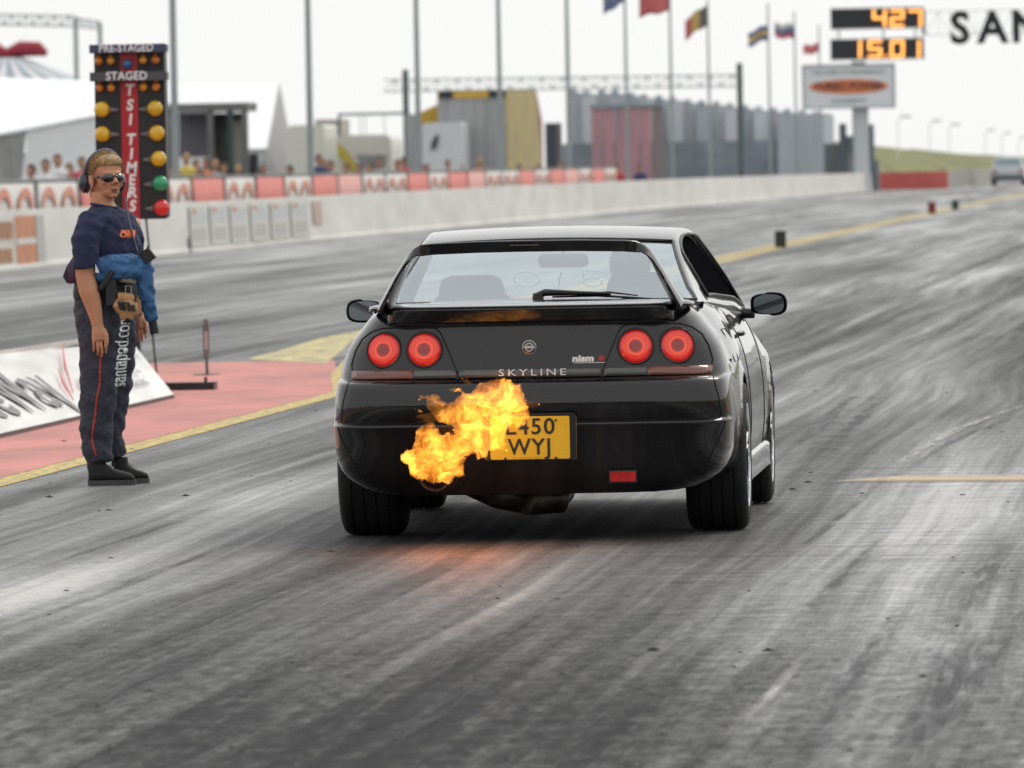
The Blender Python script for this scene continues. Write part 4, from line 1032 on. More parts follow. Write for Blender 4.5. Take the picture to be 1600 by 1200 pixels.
# hair
mb = MB()
hball(mb, -.028, 0, .032, .092, .083, .080, 24, 16); hball(mb, .010, 0, .064, .076, .072, .044, 20, 12); hball(mb, .030, .018, .074, .040, .050, .026)
hball(mb, -.030, .070, .006, .034, .014, .044); hball(mb, -.075, .0, -.045, .032, .055, .06)
mb.ring([HP(-.085, .02, -.03), HP(-.10, .025, -.08), HP(-.092, .03, -.125), HP(-.08, .03, -.15)], [.032, .026, .02, .008], 10)
hair = mb.build('hair', HAIR, man); remesh(hair, .0055, 2, .004, .018, 3)
def trim_line(f, sd_, z, e=0):     # True where the face, ear or temple must stay bare
    w = .008*noise.noise(Vector((f*60, sd_*60, z*60)))
    return (f > -.034 and z < .004+w+e) or (f > .030 and z < .046+w+e and abs(sd_) < .085) or (f > .015 and z < .022+e)
bm = bmesh.new(); bm.from_mesh(hair.data); kill = []
for v in bm.verts:
    d = v.co-HC
    if trim_line(d.dot(fH), d.dot(sH), d.z): kill.append(v)
bmesh.ops.delete(bm, geom=kill, context='VERTS'); bm.to_mesh(hair.data); bm.free()
mb = MB(); rh = random.Random(8)
for i in range(1300):     # loose strands swept back and to the sides from the parting
    th = rh.uniform(-.5, 1.5); ph = rh.uniform(-math.pi, math.pi)
    d0 = Vector((math.cos(th)*math.cos(ph), math.cos(th)*math.sin(ph), math.sin(th)))
    if d0.z < .25: ax = Vector((rh.uniform(-.2, .2), 1, 0)); sg = -1 if d0.x < 0 else 1; ln = rh.uniform(.3, .6)*(-1)
    else: ax = Vector((-1 if d0.y > -.15 else 1, rh.uniform(-.5, .1), rh.uniform(-.2, .2))); ln = rh.uniform(.5, .9)
    pts = []
    for k in range(6):
        d1 = Matrix.Rotation(ln*k/5, 3, ax.normalized()) @ d0
        r = 1.0+.025*rh.random()+.06*(k/5)**2*rh.random(); f, sd_, z = -.022+d1.x*.100*r, d1.y*.087*r, .030+d1.z*.090*r
        if trim_line(f, sd_, z, rh.uniform(-.010, .004)) or z < -.10: break
        pts.append(HP(f, sd_, z))
    if len(pts) > 2: mb.ring(pts, [.0021*(1-.8*k/(len(pts)-1)) for k in range(len(pts))], 3)
mb.build('hair_strands', HAIR, hair)
# sunglasses
mb = MB()
for s in (1, -1):
    G2 = []
    for i in range(11):
        t = i/10; an = s*(.10+t*.92); f = .088*math.cos(an*.86)+.010; sd_ = .085*math.sin(an*.86)
        hgt = .019*(math.sin(math.pi*(.12+.86*t)))**.55; 
        G2.append([HP(f, sd_, -.008-.004*t+hgt*.85), HP(f+.003, sd_*1.02, -.012), HP(f-.002, sd_, -.012-hgt*1.15+.004*t)])
    V = []; Fc = []; addgrid(G2, V, Fc); mb.add(V, Fc)
lens = mb.build('sunglasses', GLS, man, 60, fix=False); q = lens.modifiers.new('t', 'SOLIDIFY'); q.thickness = .004; q.offset = 0
mb = MB(); mb.ring([HP(.103, .01, -.004), HP(.105, 0, -.002), HP(.103, -.01, -.004)], .0035, 6)
for s in (1, -1): mb.ring([HP(.060, s*.071, -.008), HP(.03, s*.078, -.008), HP(-.01, s*.08, -.010)], [.006, .004, .003], 6)
mb.build('glasses_frame', GLS, lens, 60)
# ear defenders
ed = None
mb = MB(); mb.ring([HP(-.050+.034*math.sin(a), .098*math.cos(a), .010+.114*math.sin(a)) for a in np.linspace(-.12, math.pi+.12, 22)], .0095, 8)
ed = mb.build('ear_defenders', M('headband_grey', (.10, .10, .13), .5), man, 60)
for v in ed.data.vertices: pass
for s in (1, -1):
    mb = MB(); hball(mb, -.062, s*.096, -.034, .038, .027, .052, 20, 12); hball(mb, -.058, s*.083, -.034, .040, .012, .054, 20, 10); mb.build('ear_cup', EARM, ed, 60)
    mb = MB(); mb.ring([HP(-.056, s*.099, .0), HP(-.046, s*.095, .04)], .006, 6); mb.build('cup_wire', M('wire_silver', (.5, .45, .5), .3, metal=.6), ed)
mb = MB(); mb.ring([HP(.0, -.115, -.04), Q(200, 300, -.02), Q(199, 308, .02), Q(196, 318, .08)], [.003, .003, .006, .004], 6)
mb.ring([Q(196, 312, .10), Q(200, 340, .14), Q(206, 365, .15), Q(214, 392, .14)], [.004, .0055, .0055, .005], 6); mb.build('headset_cord', EARM, man, 60)
mb = MB(); hball(mb, .0, .083, -.055, .005, .005, .005, 8, 6); mb.build('earring', M('wire_silver', (.5, .45, .5), .3, metal=.6), man, 60)
# T-shirt
mb = MB()
def sect(mb, rows_, n=24, yaw=rad(-32), power=2.5):
    G2 = []
    for (px, py, hw, hd, w) in rows_:
        c = Q(px, py, w); sec = []
        for j in range(n):
            a = 2*math.pi*j/n; ca, sa = math.cos(a), math.sin(a); r = (abs(ca)**power+abs(sa)**power)**(-1/power)
            x, y = ca*r*hw, sa*r*hd; sec.append(c+Vector((x*math.cos(yaw)-y*math.sin(yaw), x*math.sin(yaw)+y*math.cos(yaw), 0)))
        G2.append(sec+[sec[0]])
    V = []; Fc = []; addgrid(G2, V, Fc); Fc.append(tuple(range(n))); b_ = (len(G2)-1)*(n+1); Fc.append(tuple(b_+k for k in range(n))); mb.add(V, Fc)
sect(mb, [(164, 322, .062, .068, 0), (165, 330, .080, .115, 0), (167, 340, .098, .165, 0), (169, 355, .112, .178, 0), (171, 375, .125, .170, 0), (172, 392, .132, .160, 0), (171, 408, .130, .155, 0), (169, 418, .122, .150, 0)])
tube(mb, [(166, 345, .06, 22), (141, 350, .15, 23), (134, 375, .20, 21.5), (133, 400, .215, 20.5), (134, 419, .22, 19.5)], 16)
tube(mb, [(176, 345, -.06, 22), (200, 352, -.15, 21), (207, 380, -.19, 19), (209, 412, -.20, 17)], 16)
ts = mb.build('t_shirt', NAVY, man); remesh(ts, .006, 6, .007, .05, 2)
nn_ = [v.normal.copy() for v in ts.data.vertices]
for v, nr in zip(ts.data.vertices, nn_):
    p = v.co; f = math.sin(p.z*46+p.x*26+3*noise.noise(p*9))*.5+.5; lowk = min(1, max(0, (1.42-p.z)/.2))
    v.co += nr*(.0045*f**3*lowk + 0.002*math.sin(p.z*90-p.x*60+4*noise.noise(p*7))*max(0, noise.noise(p*5+Vector((3, 1, 2)))))
mb = MB(); mb.ring([Q(164, 322, 0)+Vector((.066*math.cos(a), .066*math.sin(a), .012*math.cos(a)*-1)) for a in np.linspace(0, 2*math.pi, 25)], .008, 8, cap=False); mb.build('collar', NAVY, ts, 60)
from mathutils.bvhtree import BVHTree
def project(o, target, off=.006):
    bv = BVHTree.FromPolygons([v.co for v in target.data.vertices], [p.vertices for p in target.data.polygons])
    d = Vector((0, 1, 0))
    for v in o.data.vertices:
        h = bv.ray_cast(Vector((v.co.x, -1.2, v.co.z)), d)
        if h[0]: v.co.y = h[0].y-off
def subdiv(o, cuts=2):
    bm = bmesh.new(); bm.from_mesh(o.data); bmesh.ops.triangulate(bm, faces=bm.faces)
    for k in range(cuts): bmesh.ops.subdivide_edges(bm, edges=[e for e in bm.edges if e.calc_length() > .007], cuts=1); bmesh.ops.triangulate(bm, faces=bm.faces)
    bm.to_mesh(o.data); bm.free()
ORG = M('orange_print', (.72, .14, .03), .7)
lg = text_mesh('shirt_print', 'OKI', .040, ORG, ts, Q(194, 367, .2), (1, 0, 0), (0, 0, 1), bold=.0028, depth=0, sx=.9); subdiv(lg); project(lg, ts)
mb = MB(); mb.add([Q(185, 361.5, .2), Q(203, 361.5, .2), Q(203, 360, .2), Q(185, 360, .2)], [(0, 1, 2, 3)]); ln_ = mb.build('shirt_print', ORG, ts, fix=False); subdiv(ln_, 3); project(ln_, ts)
# trousers
mb = MB()
sect(mb, [(167, 442, .128, .135, 0), (165, 460, .132, .145, 0), (163, 480, .130, .150, 0), (162, 497, .118, .145, 0)])
tube(mb, [(152, 470, .06, 36), (156, 505, .08, 37.5), (158, 540, .085, 35.5), (158, 575, .09, 33), (154, 610, .09, 30), (151, 645, .085, 27), (150, 680, .08, 25), (153, 705, .08, 23.5), (155, 722, .08, 21)], 18)
tube(mb, [(176, 470, -.06, 31), (183, 505, -.08, 30), (186, 545, -.09, 27), (183, 590, -.09, 24.5), (176, 640, -.09, 23), (172, 675, -.085, 20), (177, 698, -.08, 18.5), (181, 715, -.08, 16.5)], 18)
tr_ = mb.build('trousers', TRS, man); remesh(tr_, .007, 6, .009, .05, 6)
# folds: crosswise creases pushed into the cloth
for v in tr_.data.vertices:
    z = v.co.z; a = math.atan2(v.co.y, v.co.x)
    v.co.x += .0035*math.sin(z*58+3*math.sin(a*2)+v.co.y*18)*min(1, max(0, (.85-z)*3)); v.co.y += .003*math.sin(z*47+v.co.x*30)
WT = M('white_print', (.78, .80, .82), .6)
a0, a1 = Q(176, 606, .3), Q(185, 494, .3); xd = (a1-a0); xd.y = 0
tx = text_mesh('trouser_lettering', 'santapod.com', .060, WT, tr_, (a0+a1)/2, xd, Vector((-xd.z, 0, xd.x)), bold=.0008, depth=0, sx=1.0)
w_ = max(v.co.z for v in tx.data.vertices)-min(v.co.z for v in tx.data.vertices); k_ = (a1.z-a0.z)/w_; cc = (a0+a1)/2
for v in tx.data.vertices:
    dlt = v.co-cc; u = dlt.dot(xd.normalized()); r = (dlt-xd.normalized()*u); v.co = cc+xd.normalized()*u*k_+r
subdiv(tx, 4); project(tx, tr_, .005)
mb = MB(); pts = [(153, 548), (152, 575), (151, 600), (146, 625), (143, 650), (139, 675), (137, 690), (141, 703), (144, 714)]
V = []; Fc = []
for i, (a, b) in enumerate(pts): V += [Q(a-1.3, b, .3), Q(a+1.3, b, .3)]
for i in range(len(pts)-1): Fc.append((2*i, 2*i+1, 2*i+3, 2*i+2))
pp = mesh('red_piping', V, Fc, M('red_piping', (.5, .05, .03), .7), tr_); subdiv(pp, 4); project(pp, tr_, .003)
# boots
for (hx, hy, tx_, ty_, w, tw, s) in [(141, 0, 209, 0, .085, .055, 1.0), (180, 0, 230, 0, -.085, -.16, .92)]:
    a = Q(hx, 755 if w > 0 else 748, w); b = Q(tx_, 754 if w > 0 else 746, tw); a.z = 0; b.z = 0; d = (b-a); Ln = d.length; d.normalize(); sd2 = Vector((-d.y, d.x, 0)); mb = MB(); G2 = []
    for (t, hw, ht) in [(-.04, .030, .085), (.06, .040, .125), (.25, .041, .128), (.42, .040, .098), (.6, .044, .078), (.8, .046, .066), (.95, .038, .056), (1.03, .018, .036)]:
        sec = []
        for j in range(14):
            an = 2*math.pi*j/14; ca, sa = math.cos(an), math.sin(an); r = (abs(ca)**3+abs(sa)**3)**(-1/3)
            sec.append(a+d*Ln*t+sd2*ca*r*hw*s+Vector((0, 0, (.022+ht*s)/2+sa*r*(ht*s-.022)/2)))
        G2.append(sec+[sec[0]])
    V = []; Fc = []; addgrid(G2, V, Fc); Fc.append(tuple(range(14))); Fc.append(tuple(7*15+k for k in range(14))); mb.add(V, Fc)
    mb.ring([a+d*Ln*.14+Vector((0, 0, .08)), a+d*Ln*.15+Vector((0, 0, .145*s))], [.045*s, .046*s], 14)
    bt2 = mb.build('boot', BOOT, man); remesh(bt2, .006, 3)
    mb = MB(); n = 20; P = []
    for j in range(n):
        an = 2*math.pi*j/n; t = .5+.56*math.cos(an); hw = .050*s*math.copysign(abs(math.sin(an))**.7, math.sin(an)); P.append(a+d*Ln*t+sd2*hw)
    mb.prism(P, (0, 0, .026)); 
    mb.build('sole', SOLE, bt2)
    mb = MB()
    for k2 in range(5):
        c = a+d*Ln*(.30+k2*.075)+Vector((0, 0, (.128-.016*k2)*s)); mb.ring([c-sd2*.03, c+Vector((0, 0, .010)), c+sd2*.03], .0028, 5)
    mb.build('laces', M('lace_grey', (.25, .25, .24), .7), bt2)
# jacket tied round the waist
mb = MB()
sect(mb, [(168, 402, .138, .165, 0), (169, 412, .150, .175, 0), (168, 424, .148, .172, 0), (166, 436, .140, .165, 0)])
tube(mb, [(150, 418, .20, 14), (180, 410, .17, 13), (205, 408, .12, 13), (222, 414, .08, 15)], 12); tube(mb, [(150, 432, .19, 12), (185, 425, .18, 12), (212, 424, .12, 13), (226, 428, .07, 15)], 12)
tube(mb, [(222, 412, .09, 13), (229, 428, .08, 14)], 12); tube(mb, [(226, 424, .08, 14), (227, 445, .09, 13.5), (230, 465, .09, 13), (235, 485, .09, 11.5), (238, 501, .09, 9)], 14)
tube(mb, [(128, 430, .05, 12), (126, 450, .03, 10), (122, 472, .03, 6)], 10)
jk = mb.build('tied_jacket', BLU2, man); remesh(jk, .006, 3, .011, .035, 4)
mb = MB(); tube(mb, [(238, 500, .09, 6.5), (240, 512, .09, 7), (242, 522, .09, 7)], 12); mb.build('jacket_cuff', BELT, jk, 60)
mb = MB()
G2 = []
for (t, px, py) in [(0, 120, 394, ), (.3, 112, 404), (.6, 104, 416), (1, 98, 432)]:
    G2.append([Q(px, py, .02+.05*t), Q(px+6, py+6+t*4, .08), Q(px+14+6*t, py+14+t*-6, .12)])
V = []; Fc = []; addgrid(G2, V, Fc); fp = mesh('jacket_collar', V, Fc, M('jacket_dark_lining', (.05, .02, .05), .7, var=.4, vs=20), jk, 60); q = fp.modifiers.new('t', 'SOLIDIFY'); q.thickness = .025
mb = MB(); mb.prism([Q(149, 413, .26), Q(155, 426, .26), Q(149, 426, .26)], (0, .01, 0)); mb.build('jacket_badge', WT, jk)
# belt, pouches, gloves, radio
mb = MB(); sect(mb, [(166, 441, .138, .158, 0), (165, 455, .142, .162, 0), (165, 466, .140, .160, 0)], 28); bl_ = mb.build('tool_belt', BELT, man); remesh(bl_, .006, 2)
mb = MB(); tube(mb, [(188, 432, .16, 9), (200, 434, .13, 9), (208, 438, .11, 6)], 10); mb.build('shirt_hem', M('cream_cloth', (.45, .38, .28), .8), ts, 60)
mb = MB(); 
b_ = [Q(196, 447, .165), Q(205, 447, .165), Q(205, 460, .165), Q(196, 460, .165)]; mb.ring(b_+[b_[0]], .003, 5); mb.build('buckle', M('buckle_steel', (.6, .6, .6), .3, metal=.9), bl_)
mb = MB(); mb.prism([Q(165, 437, .22), Q(180, 437, .21), Q(181, 476, .22), Q(166, 478, .23)], (0, .05, 0)); tube(mb, [(176, 424, .21, 4.5), (166, 438, .23, 4.5), (156, 452, .235, 5)], 8); mb.build('radio_pouch', BELT, bl_)
mb = MB(); tube(mb, [(183, 465, .20, 9), (196, 466, .19, 9), (207, 468, .17, 9)], 10)
for (x, y, x2, y2, r) in [(183, 470, 186, 488, 6), (190, 470, 192, 500, 5), (197, 470, 198, 497, 5), (204, 472, 206, 499, 5), (211, 474, 214, 493, 5), (180, 472, 183, 484, 5)]: tube(mb, [(x, y, .20, r), ((x+x2)/2-1, (y+y2)/2, .215, r), (x2, y2, .205, r*.8)], 8)
gl_ = mb.build('work_gloves', TAN, man); remesh(gl_, .005, 2)
mb = MB()
for (x, y, x2, y2) in [(187, 474, 190, 484), (194, 474, 195, 485), (201, 475, 203, 486), (208, 477, 210, 486)]: tube(mb, [(x, y, .224, 3), (x2, y2, .230, 3)], 6)
tube(mb, [(184, 473, .222, 2.5), (210, 475, .205, 2.5)], 6); tube(mb, [(200, 498, .19, 6), (202, 505, .19, 4)], 8); mb.build('glove_pads', BELT, gl_, 60)
mb = MB(); mb.prism([Q(216, 396, .13), Q(231, 387, .13), Q(243, 402, .13), Q(228, 413, .13)], (0, .05, 0)); mb.ring([Q(230, 388, .12), Q(231, 384, .12)], .004, 6); rm = mb.build('handheld_trigger', BELT, man); bv_ = rm.modifiers.new('b', 'BEVEL'); bv_.width = .006

# ------------------------------------------------------------ the driver
ca = rad(1.2)
dr = empty('person', (-2.94, 35.9, 0), ca, 'driver at the wheel inside the black coupe, seen dimly through the rear glass', 'person')
mb = MB(); mb.ball((.315, 1.06, 1.075), .088, 16, 12, (.90, 1.05, 1.22)); mb.ball((.315, 1.13, 1.05), .05, 12, 8); mb.ball((.315, 1.155, 1.065), .014, 8, 6); mb.ring([(.33, 1.04, .9), (.32, 1.05, 1.02)], [.06, .055], 10)
mb.ring([(.36, 1.12, .45), (.36, 1.10, .70), (.345, 1.06, .86)], [.14, .16, .15], 12)
for s in (-1, 1):
    mb.ring([(.35+s*.15, 1.08, .86), (.36+s*.23, 1.28, .68), (.36+s*.16, 1.66, .86)], [.055, .045, .032], 10); mb.ball((.36+s*.165, 1.69, .87), .04, 10, 8, (.7, 1, 1))
    for k in range(4): mb.ring([(.36+s*.165, 1.70, .84+.02*k), (.36+s*.175, 1.735, .84+.02*k), (.36+s*.155, 1.745, .84+.02*k)], [.009, .008, .007], 6)
    mb.ring([(.36+s*.09, 1.15, .50), (.36+s*.12, 1.6, .62), (.36+s*.11, 1.9, .4)], [.08, .06, .05], 10)
b = mb.build('body', SKN, dr); remesh(b, .008, 3)
mb = MB(); mb.ball((.315, 1.045, 1.10), .096, 16, 12, (.93, 1.05, 1.10)); 
for v in mb.V:
    if v.y > 1.10: v.y = 1.10
mb.build('hair', M('driver_hair', (.03, .022, .018), .7), dr, 60)
mb = MB(); mb.ring([(.36, 1.12, .48), (.36, 1.10, .72), (.35, 1.07, .87), (.335, 1.05, .94)], [.16, .185, .17, .07], 14)
for s in (-1, 1): mb.ring([(.35+s*.14, 1.08, .88), (.36+s*.225, 1.22, .74)], [.075, .062], 10)
c = mb.build('shirt', M('driver_shirt', (.35, .37, .40), .9), dr); remesh(c, .01, 3)
# ------------------------------------------------------------ start-light tree
BLK = M('tree_black', (.012, .012, .014), .42, var=.3, vs=5); REDP = M('tree_red', (.42, .012, .02), .4); LW = M('white_letters', (.82, .82, .82), .5)
TY = 62.5
tree = empty('starting_light_tree', (-8.11, TY, 0), 0, 'tall black starting light tree with amber, green and red lamps behind the marshal', 'light tree')
def txz(px, py): p = on_y(px, py, TY); return p.x+8.11, p.z
mb = MB(); z0, z1 = 1.19, 2.44; x0, x1 = -.255, .262
mb.prism([(a, .0, b) for a, b in rrect(x0, z0, x1, z1, .035)], (0, .16, 0)); mb.build('lamp_board', BLK, tree, 40)
mb = MB(); mb.box(-.062, -.008, z0+.0, .062, -.001, z1-.01); mb.build('red_stripe', REDP, tree)
mb = MB(); mb.box(-.02, .05, .0, .035, .12, z0+.01); mb.box(-.16, -.06, 0, .16, .24, .03); mb.build('post', BLK, tree)
mb = MB(); mb.ring([(.10, .03, 1.2), (.13, .0, .9), (.12, .02, .5), (.16, .03, .02)], .008, 6); mb.build('cable', BLK, tree, 60)
for (zc, h, m, txt, sz) in [(2.435, .062, M('tree_header_blue', (.05, .06, .12), .5), 'PRE-STAGED', .080), (2.232, .066, M('tree_header_grey', (.07, .07, .085), .5), 'STAGED', .084)]:
    mb = MB(); mb.prism([(-.275, -.10, zc-h/2), (.272, -.10, zc-h/2), (.272, -.10, zc+h/2), (-.275, -.10, zc+h/2)], (0, .10, 0)); mb.box(.262, -.09, zc-.03, .285, .05, zc+.025)
    hd = mb.build('header_board', m, tree)
    text_mesh('header_lettering', txt, sz, LW, hd, (-.005, -.104, zc+.001), (1, 0, 0), (0, 0, 1), bold=.0016, sx=.86 if txt[0] == 'P' else .95, spacing=1.04)
ch = [('T', 2.13), ('S', 2.02), ('I', 1.915), ('T', 1.77), ('I', 1.665), ('M', 1.565), ('E', 1.475), ('R', 1.385), ('S', 1.285)]
for c, z in ch: text_mesh('stripe_letter', c, .112, LW, tree, (.002+(2.44-z)*.008, -.0105, z), (1, 0, .0), (.12, 0, 1), bold=.004, sx=.9)
def lampm(n, c): return M(n, c, .22, coat=.7, var=.3, vs=22, emit=c, es=.03)
AM = lampm('amber_lens', (.68, .40, .008)); OR = lampm('orange_lens', (.58, .17, .01)); GRN = lampm('green_lens', (.01, .30, .12)); RD = lampm('red_lens', (.70, .015, .015)); BLU = lampm('blue_lens', (.02, .13, .32))
def bulb(x, z, m, r=.028, name='small_lamp'):
    mb = MB(); mb.ball((x, -.035, z-.006), r*1.12, 14, 9); mb.ring([(x, -.03, z+.012), (x, -.02, z+.04)], [r*.75, r*.45], 10); mb.build(name, m, tree, 70)
for zz in (2.352, 2.158):
    for i, x in enumerate((-.215, -.128, .110, .200)): bulb(x, zz, OR if i % 3 == 0 else M('dull_orange_lens', (.6, .25, .02), .25, coat=.6))
mb = MB(); mb.ball((-.008, -.02, 2.322), .036, 18, 10, (1, .6, 1)); mb.build('blue_lamp', BLU, tree, 70)
def spot(x, z, m, s, name):
    mb = MB(); R = .058
    mb.lathe([(0, -.075), (R*.5, -.071), (R*.85, -.058), (R, -.035), (R*.96, -.02), (R*.5, .0)], (x, 0, z), 'y', 26)
    o = mb.build(name, m, tree, 40)
    mb = MB(); mb.lathe([(R*.55, 0), (R*.3, .03)], (x, 0, z), 'y', 12); mb.ring([(x-s*.055, -.03, z-.005), (x-s*.085, -.012, z-.005), (x-s*.12, -.01, z-.005)], [.026, .016, .008], 10)
    mb.build('lamp_socket', M('socket_grey', (.18, .17, .18), .5), o, 50)
for i, z in enumerate((1.995, 1.815, 1.628)): spot(-.2+.0, z, AM, -1, 'amber_lamp'); spot(.19+.01*i, z+.0, AM, 1, 'amber_lamp')
spot(-.2, 1.445, GRN, -1, 'green_lamp'); spot(.218, 1.448, GRN, 1, 'green_lamp'); spot(-.2, 1.268, RD, -1, 'red_lamp'); spot(.225, 1.272, RD, 1, 'red_lamp')

# ------------------------------------------------------------ sponsor board on the island
WB = M('scuffed_white_panel', (.72, .72, .70), .45, var=.2, vs=1.6, bump=.1, bs=8, stretch=(3, .5, 3), col2=(.55, .55, .53))
bd = empty('advertising_board', (-7.27, 50, 0), 0, 'low white sloping advertising board lying on the red island behind the marshal', 'board')
B0, B1, T1, T0 = (0, -6, .025), (0, 8.05, .025), (-.60, 10.4, .36), (-.58, -6, .43)
mb = MB(); nrm = Vector((.42, 0, .58)).normalized()
V = [B0, (0, 0, .025), B1, T1, (-.585, 8.6, .42), (-.58, 0, .43), T0]
mb.prism(V, -nrm*.02); mb.build('panel', WB, bd)
mb = MB(); mb.box(-.02, -6, 0, .01, 8.0, .026); mb.box(-.62, -5.8, 0, -.58, 8.2, .38); mb.build('support', TRIM, bd)
Vd = Vector((0, 1, 0)); Ud = (Vector((-.585, 0, .40))).normalized()
def on_board(y, t, o=.004): return Vector((-.585*t, y, .025+.40*t))+nrm*o
DG = M('dark_grey_print', (.20, .20, .20), .6, var=.3, vs=8); RS = M('faint_red_print', (.62, .16, .16), .6, var=.2, vs=6); LG = M('pale_grey_print', (.42, .43, .45), .6, var=.3, vs=10)
text_mesh('board_lettering', 'RaceWay', .64, DG, bd, on_board(3.9, .45), Vd, Ud, bold=.010, sx=1.75, align='RIGHT', spacing=1.12, depth=.001)
mb = MB()
for (a, b) in [((4.3, .30), (6.6, .95)), ((3.9, .20), (5.0, .62)), ((4.6, .22), (5.6, .52)), ((5.3, .2), (5.7, .45))]:
    mb.ring([on_board(*a), on_board((a[0]+b[0])/2, (a[1]+b[1])/2+.03), on_board(*b)], [.004, .010, .003], 5)
mb.build('red_script', RS, bd)
text_mesh('board_lettering', 'LONG MARSTON', .11, LG, bd, on_board(8.0, .62), Vd, Ud, sx=2.2); text_mesh('board_lettering', 'RACE TRACK', .10, LG, bd, on_board(7.4, .42), Vd, Ud, sx=2.4); text_mesh('board_lettering', 'DRAG RACING', .09, LG, bd, on_board(7.1, .24), Vd, Ud, sx=2.2)
# kerb rail, reflector post, marker blocks
mb = MB(); p = on_ground(323, 612); mb.box(-8.15, 60.05, .0, p.x, 60.25, .055); mb.ring([(p.x-.07, 60.15, .05), (p.x-.07, 60.15, .09)], .012, 6)
o = mb.build('ground_rail', TRIM); tag(o, 'short flat black rail lying on the red island beside the white board', 'rail')
px_ = -7.825
po = empty('reflector_post', (px_, 64.5, 0), 0, 'thin upright reflector post on a small foot on the red island', 'post')
mb = MB(); mb.lathe([(0, .012), (.10, .010), (.115, 0)], (0, 0, 0), 'z', 20); mb.build('foot', TRIM, po, 40)
mb = MB(); mb.ring([(.004, 0, 0), (0, 0, .16)], .012, 8); mb.build('stem', M('post_steel', (.12, .12, .12), .5), po, 50)
mb = MB(); mb.prism([(-.022, -.012, .13), (.022, -.012, .13), (.024, -.012, .36), (.016, -.012, .42), (-.014, -.012, .42), (-.024, -.012, .36)], (0, .03, 0)); bl = mb.build('blade', M('post_grey', (.16, .16, .16), .5, var=.4, vs=20), po)
mb = MB(); mb.box(-.010, -.016, .19, .014, -.012, .33); mb.build('reflector', M('reflector_pale', (.45, .38, .36), .3), bl)
def block(px0, px1, pyt, pyb, m, label):
    p0 = on_ground((px0+px1)/2, pyb); a = on_y(px0, pyb, p0.y); b = on_y(px1, pyb, p0.y); z = on_y(px0, pyt, p0.y).z; w = (b.x-a.x)/2
    mb = MB(); P = rrect(-w, 0, w, z, w*.18, 3); mb.prism([(x, 0, zz) for x, zz in P], (0, w*1.3, 0)); mb.box(-w*1.02, -.004, z*.62, w*1.02, w*1.32, z*.66)
    o = mb.build('marker_block', m); o.location = p0; tag(o, label, 'marker block', 'foam blocks standing along the centre line')
block(1211, 1228, 361, 387, M('block_dark', (.035, .04, .035), .7, var=.3, vs=6), 'nearest marker block, dark green-black, on the yellow centre line')
block(1450, 1462, 316, 334, M('block_red', (.20, .03, .025), .7), 'dark red marker block far down the yellow centre line')
block(1487, 1498, 313, 328, M('block_green', (.02, .07, .06), .7), 'small dark green marker block just right of the dark red one')
# ------------------------------------------------------------ far side: banners, poles, flags, tents, stands
FX = -21.2
random.seed(11)
BW = M('banner_white', (.62, .60, .57), .7, var=.1, vs=3); BR = M('banner_red', (.64, .20, .17), .7, var=.15, vs=3); BRL = M('banner_red_pale', (.68, .36, .32), .7, var=.25, vs=5)
BO = M('banner_orange_print', (.70, .30, .22), .7); BG = M('banner_grey_print', (.30, .31, .30), .7, var=.4, vs=9); FR = M('barrier_tube', (.15, .16, .16), .5, metal=.6)
def banner(y0, y1, kind, label):
    e = empty('crowd_barrier', (FX, (y0+y1)/2, 0), 0, label, 'barrier', 'banner-hung barriers along the crowd line'); h = (y1-y0)/2
    mb = MB(); mb.ring([(-.02, -h, 0), (-.02, -h, 1.42), (-.02, h, 1.42), (-.02, h, 0)], .03, 6); 
    for k in range(9): yy = -h+2*h*(k+.5)/9; mb.ring([(-.04, yy, 0), (-.04, yy, 1.4)], .012, 4)
    mb.ring([(-.5, -h+.2, .02), (.3, -h+.2, .02)], .025, 5); mb.build('barrier_frame', FR, e)
    mb = MB(); n = 12
    S_ = []
    for i in range(n+1):
        yy = -h+.12+(2*h-.24)*i/n; w = .015*math.sin(i*1.7)
        S_.append([Vector((.02+w, yy, .45)), Vector((.03+w, yy, .9)), Vector((.02+w*.5, yy, 1.38))])
    V = []; Fc = []; addgrid(S_, V, Fc); cl = mesh('banner_cloth', V, Fc, {'w': BW, 'r': BR, 'p': BRL}[kind], e, 60); sq = cl.modifiers.new('t', 'SOLIDIFY'); sq.thickness = .006
    if kind == 'w':
        for s in (-.5, .5):
            mb = MB(); c = s*h
            P = [(.06, c-h*.36, .92)]+[(.06, c-h*.36*math.cos(a), .95+.36*math.sin(a)) for a in np.linspace(0, math.pi, 10)]+[(.06, c+h*.36, .92)]
            Q = [(.06, c+h*.24*math.cos(a), .95+.20*math.sin(a)) for a in np.linspace(0, math.pi, 10)]
            mb.add(P+Q, [(1+i, 2+i, len(P)+8-i, len(P)+9-i) for i in range(9)]); mb.build('banner_arch', BO, cl)
            mb = MB(); mb.box(.05, c-h*.36, .50, .058, c+h*.36, .86); mb.build('banner_text_block', BG, cl)
    elif kind == 'r':
        mb = MB(); mb.box(.05, -h*.5, .52, .058, h*.5, .72); mb.build('banner_text_block', BRL, cl)
kinds = 'rwwrwwrwrwrpwwrwrpwwrwrpwrwwrp'
names = {'w': 'white banner with two orange arches', 'r': 'plain red banner', 'p': 'pale faded red banner'}
yy = 139.0
N_B = 27
